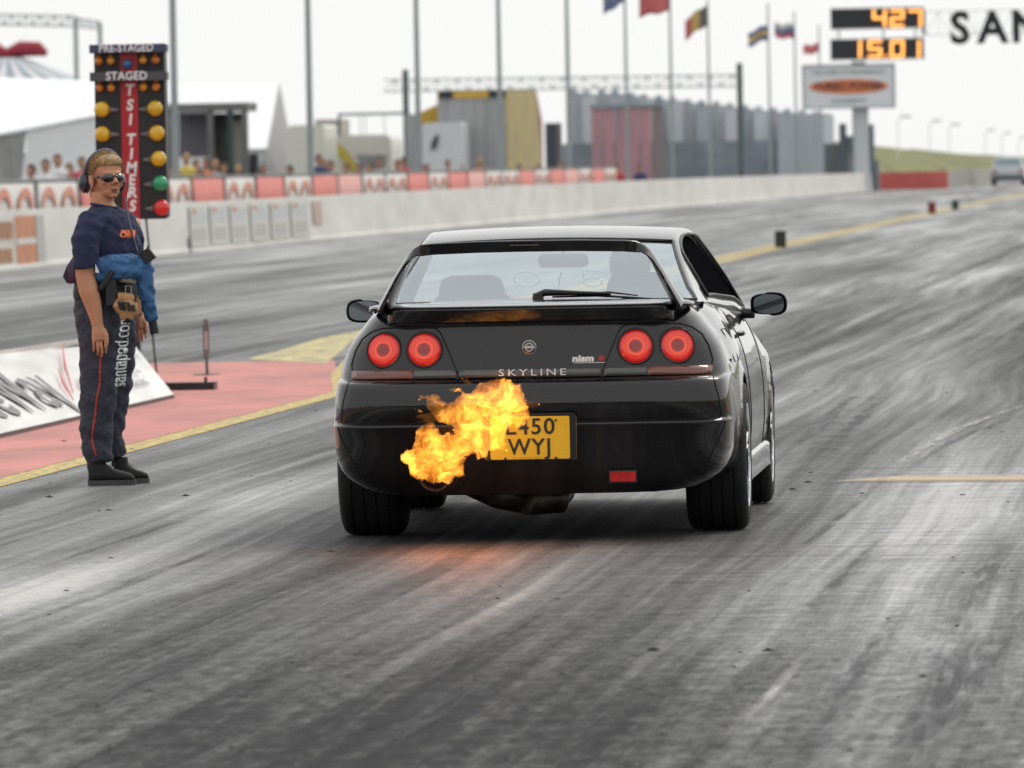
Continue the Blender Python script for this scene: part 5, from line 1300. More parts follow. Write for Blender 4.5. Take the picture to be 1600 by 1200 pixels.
marks = ['at the left edge of the photo', 'left of the marshal', 'just left of the marshal', 'behind the marshal', 'behind the light tree', 'just right of the light tree', 'left of the first tall grey pole gap', 'beside the dark trailer', 'under the dark trailer', 'below the marquee gable', 'left of the second grey pole', 'right of the second grey pole', 'below the pale bus', 'under the yellow swoosh', 'left of the third grey pole', 'right of the third grey pole', 'left of the red kiosk', 'beside the red kiosk', 'right of the red kiosk', 'left of the fourth grey pole', 'right of the fourth grey pole', 'below the ochre lorry side', 'right of the ochre lorry', 'left of the fifth grey pole', 'right of the fifth grey pole', 'below the maroon curtains', 'farthest right in the row']
for i in range(N_B):
    banner(yy+.15, yy+5.45, kinds[i], names[kinds[i]]+' on the crowd barrier, '+marks[i]); yy += 5.6
# tall poles
PM = M('galvanised_pole', (.33, .37, .38), .5, metal=.3, var=.15, vs=.5)
def flag_cloth(cols, hoist, fly, droop, parent, x, z, seed):
    V = []; Fc = []; n, k = 14, 3*len(cols) if len(cols) > 1 else 6; mi = []
    for i in range(n+1):
        t = i/n
        for j in range(k+1):
            s = j/k
            V.append((x-fly*t, .18*fly*math.sin(t*7+seed+s), z-hoist*s-droop*t**1.3+.05*math.sin(t*9+seed)))
    for i in range(n):
        for j in range(k): Fc.append((i*(k+1)+j, (i+1)*(k+1)+j, (i+1)*(k+1)+j+1, i*(k+1)+j+1)); mi.append((j*len(cols)//k) if not vert else min(i*len(cols)//n, len(cols)-1))
    o = mesh('flag', V, Fc, cols, parent, 60, mi); sq = o.modifiers.new('t', 'SOLIDIFY'); sq.thickness = .01; return o
C = lambda n, c: M('flag_'+n, tuple(.75*x+.12 for x in c), .8)
fr, fw, fb, fk, fy, fg = C('red', (.62, .05, .05)), C('white', (.65, .65, .65)), C('blue', (.05, .08, .3)), C('black', (.02, .02, .02)), C('yellow', (.65, .45, .05)), C('green', (.05, .2, .1))
pole_px = [(275, 290), (486, 290), (655, 280), (783, 270), (890, 270), (981, 265), (1051, 265), (1110, 262), (1204, 258), (1245, 256), (1283, 256)]
ords = ['nearest tall grey pole, beside the light tree', 'second tall grey pole, right of the marquee gable', 'third tall grey pole, left of the white van', 'fourth tall grey pole, against the ochre lorry', 'fifth tall pole, right of the ochre lorry']
for i, (px, py) in enumerate(pole_px):
    p = on_x(px, py, -22.5); H_ = 9.6 if i < 5 else {5: 9.5, 6: 9.3, 7: 8.35, 8: 9.0, 9: 9.0, 10: 8.7}[i]
    base = Vector((-22.5, p.y, 0))
    flagged = {5: ([fg, fb], False, .8, .8, .45, (982, -30)), 6: ([fr], False, .9, 1.2, .2, (1046, -18)), 7: ([fk, fy, fr], True, .85, .95, .6, (1106, 8)), 8: ([fb, fy, fb], False, .7, .95, .4, (1200, 38)), 9: ([fw, fb, fr], False, .75, 1.0, -.05, (1243, 37)), 10: ([fr], False, .5, .85, .1, (1272, 68))}.get(i)
    lab = ords[i] if i < 5 else {5: 'flagpole with a dark drooping flag cut by the top of the photo', 6: 'flagpole flying a plain red flag', 7: 'flagpole flying a black, yellow and red flag', 8: 'flagpole flying a drooping blue and yellow flag', 9: 'flagpole flying a white, blue and red striped flag', 10: 'shortest flagpole, with a small dark red flag, above the billboard corner'}[i]
    e = empty('flagpole' if flagged else 'floodlight_pole', base, 0, lab, 'flagpole' if flagged else 'pole', 'tall poles in a row behind the far wall')
    mb = MB(); r0 = .085 if i < 5 else .07; mb.ring([(0, 0, 0), (0, 0, H_*.5), (0, 0, H_)], [r0, r0*.85, r0*.6], 10); mb.lathe([(.16, 0), (.16, .05), (.1, .06)], (0, 0, 0), 'z', 12); mb.build('pole', PM, e, 50)
    if flagged:
        cols_, vert, ho, fly, dr, at_ = flagged; q = on_y(at_[0], at_[1], p.y); flag_cloth(cols_, ho, fly, dr, e, 0, q.z, i*1.3)
    else:
        mb = MB(); mb.box(-.25, -.05, H_-.1, .25, .05, H_); mb.build('lamp_bracket', PM, e)
# lattice gantry across the paddock
STL = M('dull_truss_steel', (.36, .40, .40), .6, metal=.3)
def truss(mb, a, b, h, n, r, d=.0):
    a, b = Vector(a), Vector(b)
    mb.ring([a, b], r, 5); mb.ring([a+Vector((0, 0, h)), b+Vector((0, 0, h))], r, 5)
    for i in range(n):
        p, q = a.lerp(b, i/n), a.lerp(b, (i+1)/n); mb.ring([p, q+Vector((0, 0, h))] if i % 2 == 0 else [p+Vector((0, 0, h)), q], r*.6, 4)
        mb.ring([q, q+Vector((0, 0, h))], r*.6, 4)
GY = 392
g = empty('gantry', (-30, GY, 0), 0, 'long pale lattice gantry on two dark posts spanning behind the poles', 'gantry')
mb = MB(); x0 = on_y(600, 130, GY).x+30; x1 = on_y(1160, 130, GY).x+30; truss(mb, (x0, 0, 5.02), (x1, 0, 4.95), .52, 34, .035); mb.build('lattice_beam', STL, g)
for px in (635, 1157):
    x = on_y(px, 200, GY).x+30; mb = MB(); mb.box(x-.13, -.13, 0, x+.13, .13, 6.0); mb.build('gantry_post', M('dark_post', (.10, .13, .13), .6), g)
GY2 = 300
g = empty('gantry', (-40, GY2, 0), 0, 'faint lattice gantry with two uprights above the striped tent at the top left', 'gantry')
mb = MB(); a = on_y(-60, 22, GY2); b = on_y(118, 30, GY2); c_ = on_y(156, 38, GY2+14); truss(mb, (a.x+40, 0, a.z-.35), (b.x+40, 0, b.z-.25), .36, 16, .03); truss(mb, (b.x+40, 0, b.z-.25), (c_.x+40, 14, c_.z-.2), .3, 6, .03); mb.build('lattice_beam', STL, g)
for q, dy in ((b, 0), (c_, 14)):
    mb = MB(); mb.box(q.x+40-.07, dy-.1, 0, q.x+40+.07, dy+.1, q.z+.05); mb.build('gantry_post', STL, g)

def bgbox(name, px0, py0, px1, py1, Y, d, m, parent=None, base=False):
    a = on_y(px0, py1, Y); b = on_y(px1, py0, Y); mb = MB(); mb.box(a.x, Y, 0 if base else a.z, b.x, Y+d, b.z)
    return mb.build(name, m, parent)
# marquee
TW_ = M('marquee_canvas', (.87, .88, .90), .7, var=.05, vs=.3); TG = M('marquee_wall', (.50, .50, .50), .8, var=.12, vs=.6); DK = M('dark_inside', (.03, .03, .035), .8)
mq = empty('marquee', (-42, 330, 0), 0, 'big white marquee with a long pitched roof and grey gable end', 'marquee')
Y1, Y2, YR = 322, 338, 330
rl = on_y(-160, 128, YR); rr_ = on_y(437, 130, YR); el = on_y(-160, 238, Y1); e1 = on_y(150, 182, Y1); er = on_y(418, 240, Y1); gl = on_y(402, 276, Y1); gr = on_y(458, 276, Y2); 
P = lambda v: Vector((v.x+42, v.y-330, v.z))
er.z = 2.35; el.z = 2.35
V = [P(rl), P(rr_), P(er), P(el), P(Vector((gr.x, Y2, 2.3))), P(Vector((rl.x, Y2, 2.3)))]
mb = MB(); mb.add(V, [(0, 3, 2, 1), (0, 1, 4, 5)]); ro = mb.build('canvas_roof', TW_, mq, fix=False); sq = ro.modifiers.new('t', 'SOLIDIFY'); sq.thickness = .05
mb = MB(); mb.add([P(rr_), P(er), P(Vector((gl.x, Y1, 0))), P(Vector((gr.x, Y2, 0))), P(Vector((gr.x, Y2, 2.3)))], [(0, 1, 2, 3, 4)]); ga = mb.build('gable_wall', TG, mq, fix=False); sq = ga.modifiers.new('t', 'SOLIDIFY'); sq.thickness = .05
mb = MB(); mb.box(rl.x+42, -7.8, 0, er.x+42, -7.7, 2.4); mb.build('side_wall', TW_, mq)
bgbox('tent_doorway', 385, 240, 402, 272, 321.5, .3, DK).parent = mq; mq.children[-1].location = (42, -330, 0)
# front tent, left: white panel falling behind the grey side sheet
ft = empty('marquee', (-28, 210, 0), 0, 'nearer white tent with a grey side sheet at the left edge of the photo', 'marquee')
a = on_y(-80, 225, 203.5); b = on_y(40, 205, 203.5); c_ = on_y(150, 182, 203.5)
mb = MB(); mb.add([(a.x+28, 0, on_y(0, 128, 210).z+.1), (on_y(155, 128, 210).x+28, 0, on_y(155, 128, 210).z), (c_.x+28, -6.5, c_.z), (b.x+28, -6.5, b.z), (a.x+28, -6.5, a.z)], [(0, 1, 2, 3, 4)]); q = mb.build('canvas_roof', TW_, ft, fix=False); s_ = q.modifiers.new('t', 'SOLIDIFY'); s_.thickness = .03
mb = MB(); mb.add([(b.x+28, -6.4, b.z), (c_.x+28, -6.4, c_.z), (c_.x+28, -6.2, 0), (b.x+28-.1, -6.2, 0)], [(0, 1, 2, 3)]); q = mb.build('white_side_sheet', TW_, ft, fix=False); s_ = q.modifiers.new('t', 'SOLIDIFY'); s_.thickness = .03
mb = MB(); mb.add([(a.x+28, -6.35, a.z), (b.x+28, -6.4, b.z), (on_y(22, 280, 203.6).x+28, -6.2, 0), (a.x+28, -6.2, 0)], [(0, 1, 2, 3)]); q = mb.build('grey_side_sheet', M('grey_sheet', (.36, .36, .36), .8, var=.2, vs=2, stretch=(3, 1, .5)), ft, fix=False); s_ = q.modifiers.new('t', 'SOLIDIFY'); s_.thickness = .03
# striped big top with red cap
bt = empty('big_top_tent', (0, 420, 0), 0, 'striped round tent roof with a red crown behind the gantry, top left', 'tent')
ap = on_y(10, 68, 420); rim = on_y(10, 128, 420); bt.location = (ap.x, 420, 0); Rr = (on_y(140, 128, 420).x-ap.x)
n = 48; V = [(.8*math.cos(2*math.pi*i/n), .8*math.sin(2*math.pi*i/n), ap.z-.7) for i in range(n)]+[(Rr*math.cos(2*math.pi*i/n), Rr*math.sin(2*math.pi*i/n), rim.z-.1) for i in range(n)]+[(Rr*math.cos(2*math.pi*i/n), Rr*math.sin(2*math.pi*i/n), 0) for i in range(n)]
Fc = [(i, n+i, n+(i+1) % n, (i+1) % n) for i in range(n)]+[(n+i, 2*n+i, 2*n+(i+1) % n, n+(i+1) % n) for i in range(n)]
mesh('striped_roof', V, Fc, [M('tent_cream', (.62, .62, .62), .8), M('tent_blue_grey', (.26, .32, .38), .8)], bt, None, [i % 2 for i in range(n)]*2)
rx = on_y(70, 80, 420).x-ap.x
mb = MB(); mb.ring([(-rx*1.2, 0, ap.z-.35), (-.6, 0, ap.z-.30), (0, 0, ap.z-.55), (.7, 0, ap.z-.28), (rx*.85, 0, ap.z-.3), (rx*1.05, 0, ap.z-.55)], [.3, .45, .32, .40, .36, .15], 12); mb.build('red_crown', M('tent_red', (.33, .03, .05), .7), bt, 60)
# dark show trailer with open side
TR = M('trailer_grey', (.16, .16, .16), .6, var=.3, vs=1); TP = M('trailer_purple_panel', (.17, .165, .20), .6)
tr = empty('trailer', (-40, 300, 0), 0, 'dark grey open-sided trailer in front of the marquee', 'trailer')
def bgpart(name, px0, py0, px1, py1, Y, d, m, base=False):
    o = bgbox(name, px0, py0, px1, py1, Y, d, m, tr, base); 
    for v in o.data.vertices: v.co.x += 40; v.co.y -= 300
    return o
bgpart('trailer_roof', 262, 160, 386, 176, 299, 3, TR); bgpart('back_panel', 280, 176, 328, 246, 301, .2, TP); bgpart('inner_wall', 328, 176, 384, 300, 302, .2, M('trailer_dim', (.09, .09, .09), .8, var=.6, vs=1.2), True)
for px in (262, 326, 357, 380): bgpart('trailer_post', px, 172, px+6, 300, 299, .3, TR if px != 357 else M('trailer_green_post', (.03, .06, .055), .6), True)
bgpart('light_panel', 366, 190, 376, 262, 300.5, .1, M('trailer_buff', (.35, .32, .28), .8)); bgpart('trailer_floor', 262, 262, 400, 300, 299.5, 2, DK, True)
# white vans, pale bus, goal frame
VW = M('vehicle_white', (.66, .68, .70), .4, coat=.4, var=.05, vs=.5); VG = M('vehicle_glass', (.05, .07, .08), .1); VC = M('vehicle_cream', (.68, .68, .60), .45, coat=.3)
def van(px0, px1, pyt, Y, m, label, side=False, cat='van', roofc=None):
    a = on_y(px0, 270, Y); b = on_y(px1, 270, Y); z = on_y(px0, pyt, Y).z; w = b.x-a.x
    e = empty('van' if cat == 'van' else cat, ((a.x+b.x)/2, Y, 0), 0, label, cat); h = w/2
    mb = MB(); P = rrect(-h, .35, h, z, h*.22, 5); mb.prism([(x, 0, q) for x, q in P], (0, 4.5, 0)); mb.build('body', m, e, 50)
    mb = MB(); P = rrect(-h*.8, z*.55, h*.8, z*.84, h*.08, 3)
    if side: mb.prism([(x, -.02, q) for x, q in P], (0, .03, 0)); mb.build('rear_window', VG, e)
    mb = MB(); mb.box(-h*1.02, -.06, .35, h*1.02, .02, .5); mb.build('bumper', TRIM, e)
    for s in (-1, 1):
        mb = MB(); mb.lathe([(0, -.12), (.30, -.12), (.34, -.08), (.34, .08), (.30, .12), (0, .12)], (s*(h-.14), .9, .34), 'x', 18); mb.build('wheel', RUB, e, 40)
        mb = MB(); mb.box(s*h*.98-.03, -.025, z*.4, s*h*.98+.01, 0, z*.52); mb.build('tail_lamp', M('dull_red_lens', (.3, .03, .03), .3), e)
    return e
van(661, 724, 192, 315, VW, 'white van with a rounded roof parked between the third and fourth poles')
mb = MB(); a = on_y(673, 235, 314.9); mb.prism([(x, 0, z) for x, z in [(0, 0), (.22, .1), (.32, .6), (.2, .55), (.05, .3)]], (0, .03, 0)); o = mb.build('van_wing_mirror', VG); o.location = a; o.parent = bpy.data.objects['van']; o.location = a-bpy.data.objects['van'].location
van(452, 508, 196, 320, VC, 'pale cream box van right of the marquee gable')
bus = van(508, 612, 212, 330, VC, 'long pale cream bus with a yellow sweep along its side', cat='bus')
def buspt(px, py): p = on_y(px, py, 329.97); return (p.x-bus.location.x, -.03, p.z)
mb = MB(); mb.add([buspt(510, 222), buspt(528, 222), buspt(545, 240), buspt(562, 266), buspt(548, 268), buspt(530, 242), buspt(511, 234)], [(0, 1, 2, 3, 4, 5, 6)]); q = mb.build('yellow_sweep', M('bus_yellow', (.62, .48, .06), .5), bus, fix=False); q.modifiers.new('t', 'SOLIDIFY').thickness = .02
mb = MB(); mb.add([buspt(556, 242), buspt(604, 242), buspt(600, 262), buspt(568, 262)], [(0, 1, 2, 3)]); q = mb.build('bus_window', M('bus_window_grey', (.30, .30, .31), .3), bus, fix=False); q.modifiers.new('t', 'SOLIDIFY').thickness = .02
gf = empty('goal_frame', (-35, 340, 0), 0, 'thin dark rectangular frame standing over the pale bus', 'frame')
a, b = on_y(528, 177, 340), on_y(640, 178, 340)
mb = MB(); mb.box(a.x+35, -.05, 0, a.x+35.1, .05, a.z); mb.build('upright', M('dark_post', (.1, .13, .13), .6), gf)
mb = MB(); mb.box(b.x+35-.1, -.05, 0, b.x+35, .05, a.z); mb.build('upright', M('dark_post', (.1, .13, .13), .6), gf)
mb = MB(); mb.box(a.x+35.1, -.06, a.z-.1, b.x+34.9, .06, a.z); mb.build('crossbar', M('dark_post', (.1, .13, .13), .6), gf)
for px in (562, 570, 600):
    q = on_y(px, 180, 340); mb = MB(); mb.ring([(q.x+35, 0, a.z-.1), (q.x+35.02, 0, a.z-.9)], .02, 5); mb.build('hanging_strap', STL, gf)
o = bgbox('portable_cabin', 494, 186, 530, 300, 348, 4, M('cabin_buff', (.50, .46, .40), .7, var=.1, vs=.5), None, True); tag(o, 'pale buff cabin just left of the thin dark frame', 'cabin')
# curtain-side lorry
lo = empty('lorry', (-30, 318, 0), 0, 'tall lorry with a grey ribbed rear, dark and ochre header and ochre side', 'lorry')
def lp(px, py, Y): p = on_y(px, py, Y); return Vector((p.x+30, Y-318, p.z))
LG2 = M('lorry_grey', (.36, .36, .37), .6, var=.12, vs=.8, stretch=(6, 1, .4)); OC = M('lorry_ochre', (.42, .33, .13), .7, var=.25, vs=.7, col2=(.34, .29, .16)); OCB = M('lorry_ochre_bright', (.60, .38, .05), .6); NV = M('lorry_navy', (.02, .025, .05), .6)
a, b = lp(686, 300, 318), lp(789, 141, 318); mb = MB(); mb.box(a.x, 0, .5, b.x, 12, b.z-.26); mb.build('trailer_body', LG2, lo)
mb = MB(); mb.box(a.x, -.06, b.z-.26, b.x, 12, b.z); mb.build('roof_header', OCB, lo)
for (p0, p1) in ((686, 708), (764, 789)):
    q0, q1 = lp(p0, 150, 318), lp(p1, 150, 318); mb = MB(); mb.box(q0.x, -.10, b.z-.25, q1.x, -.06, b.z-.01); mb.build('header_end', NV, lo)
for px in (697, 760):
    q = lp(px, 200, 318); mb = MB(); mb.box(q.x-.02, -.04, .6, q.x+.03, 0, b.z-.28); mb.build('door_bar', STL, lo)
q0, q1, q2 = lp(789, 141, 318), lp(836, 141, 326), lp(845, 190, 327)
mb = MB(); mb.add([q0+Vector((0, -.02, 0)), (q1.x, 8, q1.z), (q1.x+.15, 8.3, .9), (q0.x, -.02, .55)], [(0, 1, 2, 3)]); q = mb.build('curtain_side', OC, lo, fix=False); q.modifiers.new('t', 'SOLIDIFY').thickness = .06
mb = MB(); mb.add([(q1.x, 8, q1.z), (q2.x, 9, q2.z), (q2.x, 9, .6), (q1.x+.15, 8.3, .6)], [(0, 1, 2, 3)]); q = mb.build('front_edge', M('lorry_maroon', (.26, .04, .06), .6), lo, fix=False); q.modifiers.new('t', 'SOLIDIFY').thickness = .05
for px in (700, 775):
    q = lp(px, 260, 318); mb = MB(); mb.lathe([(0, -.15), (.42, -.15), (.48, -.1), (.48, .1), (.42, .15), (0, .15)], (q.x, 1.5, .48), 'x', 18); mb.build('wheel', RUB, lo, 40)
aw = empty('awning', (-33, 320, 0), 0, 'bright ochre awning at the left side of the tall lorry', 'awning')
def ap_(px, py, Y): p = on_y(px, py, Y); return (p.x+33, Y-320, p.z)
mb = MB(); mb.add([ap_(648, 180, 320), ap_(686, 162, 320), ap_(686, 194, 320), ap_(664, 196, 320)], [(0, 1, 2, 3)]); q = mb.build('awning_cloth', OCB, aw, fix=False); q.modifiers.new('t', 'SOLIDIFY').thickness = .04
o1 = bgbox('awning_post', 636, 178, 660, 300, 320.5, .2, M('grey_panel', (.42, .43, .45), .6), None, True); o1.parent = aw
for v in o1.data.vertices: v.co += Vector((33, -320, 0))
# red kiosk
k0 = on_y(691, 292, 240); k1 = on_y(739, 266, 240); kk = empty('kiosk', ((k0.x+k1.x)/2, 240, 0), 0, 'small red box kiosk standing behind the far wall beside the white van', 'kiosk'); hw = (k1.x-k0.x)/2
mb = MB(); mb.box(-hw, 0, 0, hw, .8, k1.z-.12); mb.build('box', M('kiosk_red', (.42, .02, .04), .5), kk); mb = MB(); mb.box(-hw*1.04, -.04, k1.z-.12, hw*1.04, .84, k1.z); mb.build('lid', M('kiosk_red_top', (.55, .06, .08), .5), kk)
mb = MB(); mb.prism([(x, -.02, z) for x, z in rrect(-hw*.6, 1.08, hw*.6, 1.22, .05)], (0, .02, 0)); mb.build('label_panel', M('kiosk_pale', (.6, .35, .38), .5), kk)
# grandstands
GS = M('stand_sheet', (.58, .60, .63), .7, var=.15, vs=.4, stretch=(3, 1, .3)); GS2 = M('stand_sheet_dark', (.45, .49, .54), .7, var=.15, vs=.4, stretch=(3, 1, .3)); GB = M('stand_base', (.31, .35, .40), .8, var=.3, vs=.6); MR = M('maroon_curtain', (.50, .22, .24), .8, var=.5, vs=1.2, stretch=(3, 1, .15), col2=(.30, .25, .29))  # lightened to put the hazy look of distance into the colours
gs = empty('grandstand', (-28, 450, 0), 0, 'long grey grandstand of tall panels stepping down towards the billboard', 'grandstand')
tops = [140, 143, 141, 142, 146, 149, 151, 153, 157, 159, 160, 163, 166, 168, 170, 172, 174, 176]
n = len(tops)
for i, t in enumerate(tops):
    x0 = 890+i*(1292-890)/n; x1 = 890+(i+1)*(1292-890)/n
    a = on_y(x0, 300, 450); b = on_y(x1, t+4, 450); mb = MB(); d = -.6 if i % 2 else 0; mb.box(a.x+28+.02, d, 1.2, b.x+28-.02, 8, b.z); mb.box(a.x+28+.1, d-.1, b.z, a.x+28+.45, d+.2, b.z+.22)
    mb.build('stand_panel', GS if (i % 3 and i < 15) else GS2, gs)
a = on_y(882, 225, 449); b = on_y(1292, 225, 449); mb = MB(); mb.box(a.x+28, -2.5, 0, b.x+28, 7, a.z); mb.build('stand_base', GB, gs)
a = on_y(1215, 178, 444); b = on_y(1287, 178, 444); mb = MB(); mb.box(a.x+28, -6, 0, b.x+28, 4, a.z); mb.build('end_block', GS2, gs)
a = on_y(922, 165, 440); b = on_y(1036, 165, 440)
for i in range(6):
    x0 = a.x+(b.x-a.x)*i/6; x1 = a.x+(b.x-a.x)*(i+1)/6; mb = MB(); mb.box(x0+28+.04, -10, .4, x1+28-.04, -9.8, a.z-.15); mb.build('stand_curtain', MR if i != 5 else M('stand_brown', (.27, .22, .22), .8), gs)
mb = MB(); mb.box(a.x+28, -10.1, a.z-.15, b.x+28, -3, a.z+.05); mb.build('stand_canopy', GB, gs)
o = bgbox('marshal_hut', 852, 192, 870, 230, 430, 3, M('hut_dark', (.06, .07, .09), .7), None, True); tag(o, 'small dark hut between the ochre lorry and the grandstand', 'hut')
# scoreboard and billboard
SY = 420
sb = empty('scoreboard', (-18, SY, 0), 0, 'high scoreboard on a pole with two black panels of orange bulb digits', 'scoreboard')
def sp(px, py, Y=SY): p = on_y(px, py, Y); return Vector((p.x+18, Y-SY, p.z))
PANEL = M('score_panel', (.025, .027, .035), .5, var=.3, vs=3); BUL = M('orange_bulb', (.8, .35, .08), .4, emit=(1, .42, .10), es=1.6, var=0)
SEG = {'4': 'bcfg', '2': 'abdeg', '7': 'abc', '1': 'bc', '5': 'acdfg', '0': 'abcdef', '.': '.'}
for (t, bt_, txt) in ((12, 45, [('4', 1374), ('2', 1402), ('7', 1430)]), (60, 93, [('1', 1344), ('5', 1367), ('.', 1384), ('0', 1402), ('1', 1436)])):
    a = sp(1298, bt_); b = sp(1443, t); mb = MB(); mb.box(a.x, 0, a.z, b.x, .35, b.z); pn = mb.build('score_panel', PANEL, sb)
    mb = MB(); mb.box(a.x-.03, -.02, b.z, b.x+.03, .37, b.z+.05); mb.box(a.x-.03, -.02, a.z-.05, b.x+.03, .37, a.z); mb.build('panel_frame', M('frame_grey', (.35, .35, .36), .6), pn)
    for c, px in txt:
        ctr = sp(px, (t+bt_)/2); w, h = .27, .36; mb = MB()
        S2 = {'a': [(-w, h), (w, h)], 'b': [(w, h), (w, 0)], 'c': [(w, 0), (w, -h)], 'd': [(-w, -h), (w, -h)], 'e': [(-w, 0), (-w, -h)], 'f': [(-w, h), (-w, 0)], 'g': [(-w, 0), (w, 0)]}
        if c == '.': mb.ball((ctr.x, -.06, ctr.z-h), .07, 8, 6)
        else:
            if c == '1': S2['b'] = [(0, h), (0, 0)]; S2['c'] = [(0, 0), (0, -h)]
            for sg in SEG[c]:
                (x0, z0_), (x1, z1_) = S2[sg]
                for k in range(5): mb.ball((ctr.x+x0+(x1-x0)*k/4+.03*(z0_+(z1_-z0_)*k/4), -.06, ctr.z+z0_+(z1_-z0_)*k/4), .075, 8, 6)
        mb.build('bulb_digit', BUL, pn, 70)
a, b = sp(1330, 96), sp(1352, 96)
mb = MB(); mb.box(a.x, .05, 0, b.x, .3, a.z); 
for px in (1310, 1380, 1430): q = sp(px, 45); mb.box(q.x-.04, .1, sp(px, 62).z, q.x+.04, .25, q.z)
mb.build('support', STL, sb)
bb = empty('billboard', (-18, 419, 0), 0, 'white billboard with a long orange oval below the scoreboard', 'billboard')
a = on_y(1256, 169, 418); b = on_y(1396, 101, 418); cxx = (a.x+b.x)/2+18; czz = (a.z+b.z)/2
mb = MB(); mb.box(a.x+18, -1, a.z, b.x+18, -.8, b.z); mb.build('board_face', M('billboard_white', (.74, .76, .80), .6), bb)
mb = MB(); w = (b.x-a.x)/2; h = (b.z-a.z)/2
for (x0, z0_, x1, z1_) in [(-w-.06, -h-.06, w+.06, -h), (-w-.06, h, w+.06, h+.06), (-w-.06, -h, -w, h), (w, -h, w+.06, h)]: mb.box(cxx+x0, -1.06, czz+z0_, cxx+x1, -.76, czz+z1_)
mb.build('board_frame', M('frame_green_grey', (.16, .2, .2), .6), bb)
mb = MB(); mb.prism([(cxx+w*.88*math.cos(t), -1.03, czz+.30*h*1.15*math.sin(t)) for t in np.linspace(0, 2*math.pi, 40)[:-1]], (0, .03, 0)); mb.build('orange_oval', M('billboard_orange', (.72, .20, .07), .6), bb)
text_mesh('billboard_lettering', 'TURBO POWER', .48, M('billboard_dark', (.05, .05, .06), .6), bb, (cxx, -1.05, czz), (1, 0, 0), (0, 0, 1), bold=.012, sx=.98)
GT = M('billboard_grey_green', (.33, .42, .40), .6)
text_mesh('billboard_lettering', 'THE HOME OF PERFORMANCE', .26, GT, bb, (cxx, -1.04, czz+h*.68), (1, 0, 0), (0, 0, 1), bold=.005); text_mesh('billboard_lettering', 'ENGINEERING', .26, GT, bb, (cxx, -1.04, czz-h*.68), (1, 0, 0), (0, 0, 1), bold=.005)
mb = MB(); q = on_y(1348, 260, 419); mb.box(q.x+18-.35, -.7, 0, q.x+18+.35, -.5, a.z-.06); mb.build('board_leg', M('pale_leg', (.55, .58, .62), .6), bb)
tw = empty('timing_tower', (-18, 425, 0), 0, 'small blue-grey tower of dark posts and panels under the billboard', 'tower')
def twp(name, px0, py0, px1, py1, Y, m, base=True):
    o = bgbox(name, px0, py0, px1, py1, Y, 1.2, m, None, base); o.parent = tw
    for v in o.data.vertices: v.co += Vector((18, -425, 0))
BGR = M('tower_blue_grey', (.13, .17, .20), .7); 
twp('tower_post', 1312, 193, 1321, 270, 424, BGR); twp('tower_post', 1351, 194, 1364, 270, 423, BGR); twp('tower_panel', 1321, 212, 1345, 236, 424.2, M('tower_grey', (.24, .28, .31), .7), False); twp('tower_base', 1288, 224, 1321, 270, 425, M('tower_base_grey', (.20, .22, .23), .7)); twp('white_cabin', 1321, 236, 1350, 270, 424.5, M('tower_white', (.7, .7, .7), .6)); twp('side_cabin', 1364, 250, 1372, 272, 424, M('tower_grey', (.24, .28, .31), .7))
# hanging place-name letters
sg = empty('overhead_sign', (-12, 421, 0), 0, 'big black capital letters hung on a faint overhead frame, top right', 'sign')
q = on_y(1478, 46, SY); LB = M('sign_black', (.012, .014, .018), .6)
lh = on_y(1500, 22, SY).z-on_y(1500, 70, SY).z
for i, c in enumerate('SANTA POD'):
    if c == ' ': continue
    cxp = [1500, 1551, 1606, 1658, 1712, 0, 1800, 1850, 1900][i]; p = on_y(cxp, 46-.5*(i > 2), SY)
    text_mesh('sign_letter', c, lh*1.42, LB, sg, (p.x+12, -1, on_y(1500, 46, SY).z), (1, 0, 0), (0, 0, 1), bold=.075, depth=.15, sx=.98)
mb = MB(); a = on_y(1446, 26, SY); b = on_y(1950, 26, SY); truss(mb, (a.x+12, -.8, a.z-.9), (b.x+12, -.8, a.z-.9), 1.15, 26, .02); mb.build('sign_frame', M('pale_cable', (.5, .5, .5), .6), sg)
mb = MB(); mb.box(b.x+12, -1, 0, b.x+12.3, -.7, a.z+.3); mb.box(a.x+11.8, -1, a.z-.9, a.x+12, -.7, a.z+.3); mb.build('sign_post', STL, sg)
# faint far lamp posts
for i, (px, pt, Y) in enumerate([(1404, 190, 620), (1453, 196, 680), (1484, 201, 740), (1540, 209, 820), (1566, 213, 880), (1592, 220, 940)]):
    a = on_y(px, 262, Y); t = on_y(px, pt, Y); e = empty('street_lamp', (a.x, Y, 0), 0, ['first faint lamp post from the left above the grassy hill', 'second faint lamp post above the grassy hill', 'third faint lamp post above the grassy hill', 'fourth faint lamp post, near the foot of the hill', 'fifth faint lamp post, above the pale far car', 'last faint lamp post at the right edge'][i], 'lamp post', 'faint lamp posts beyond the hill')
    mb = MB(); mb.ring([(0, 0, 0), (0, 0, t.z), (.3, 0, t.z+.35)], .045, 6); mb.build('pole', M('far_lamp_grey', (.80, .83, .80), .7), e)
    mb = MB(); mb.box(.2, -.15, t.z+.25, .95, .15, t.z+.45); mb.build('lamp_head', M('far_lamp_grey', (.80, .83, .80), .7), e)
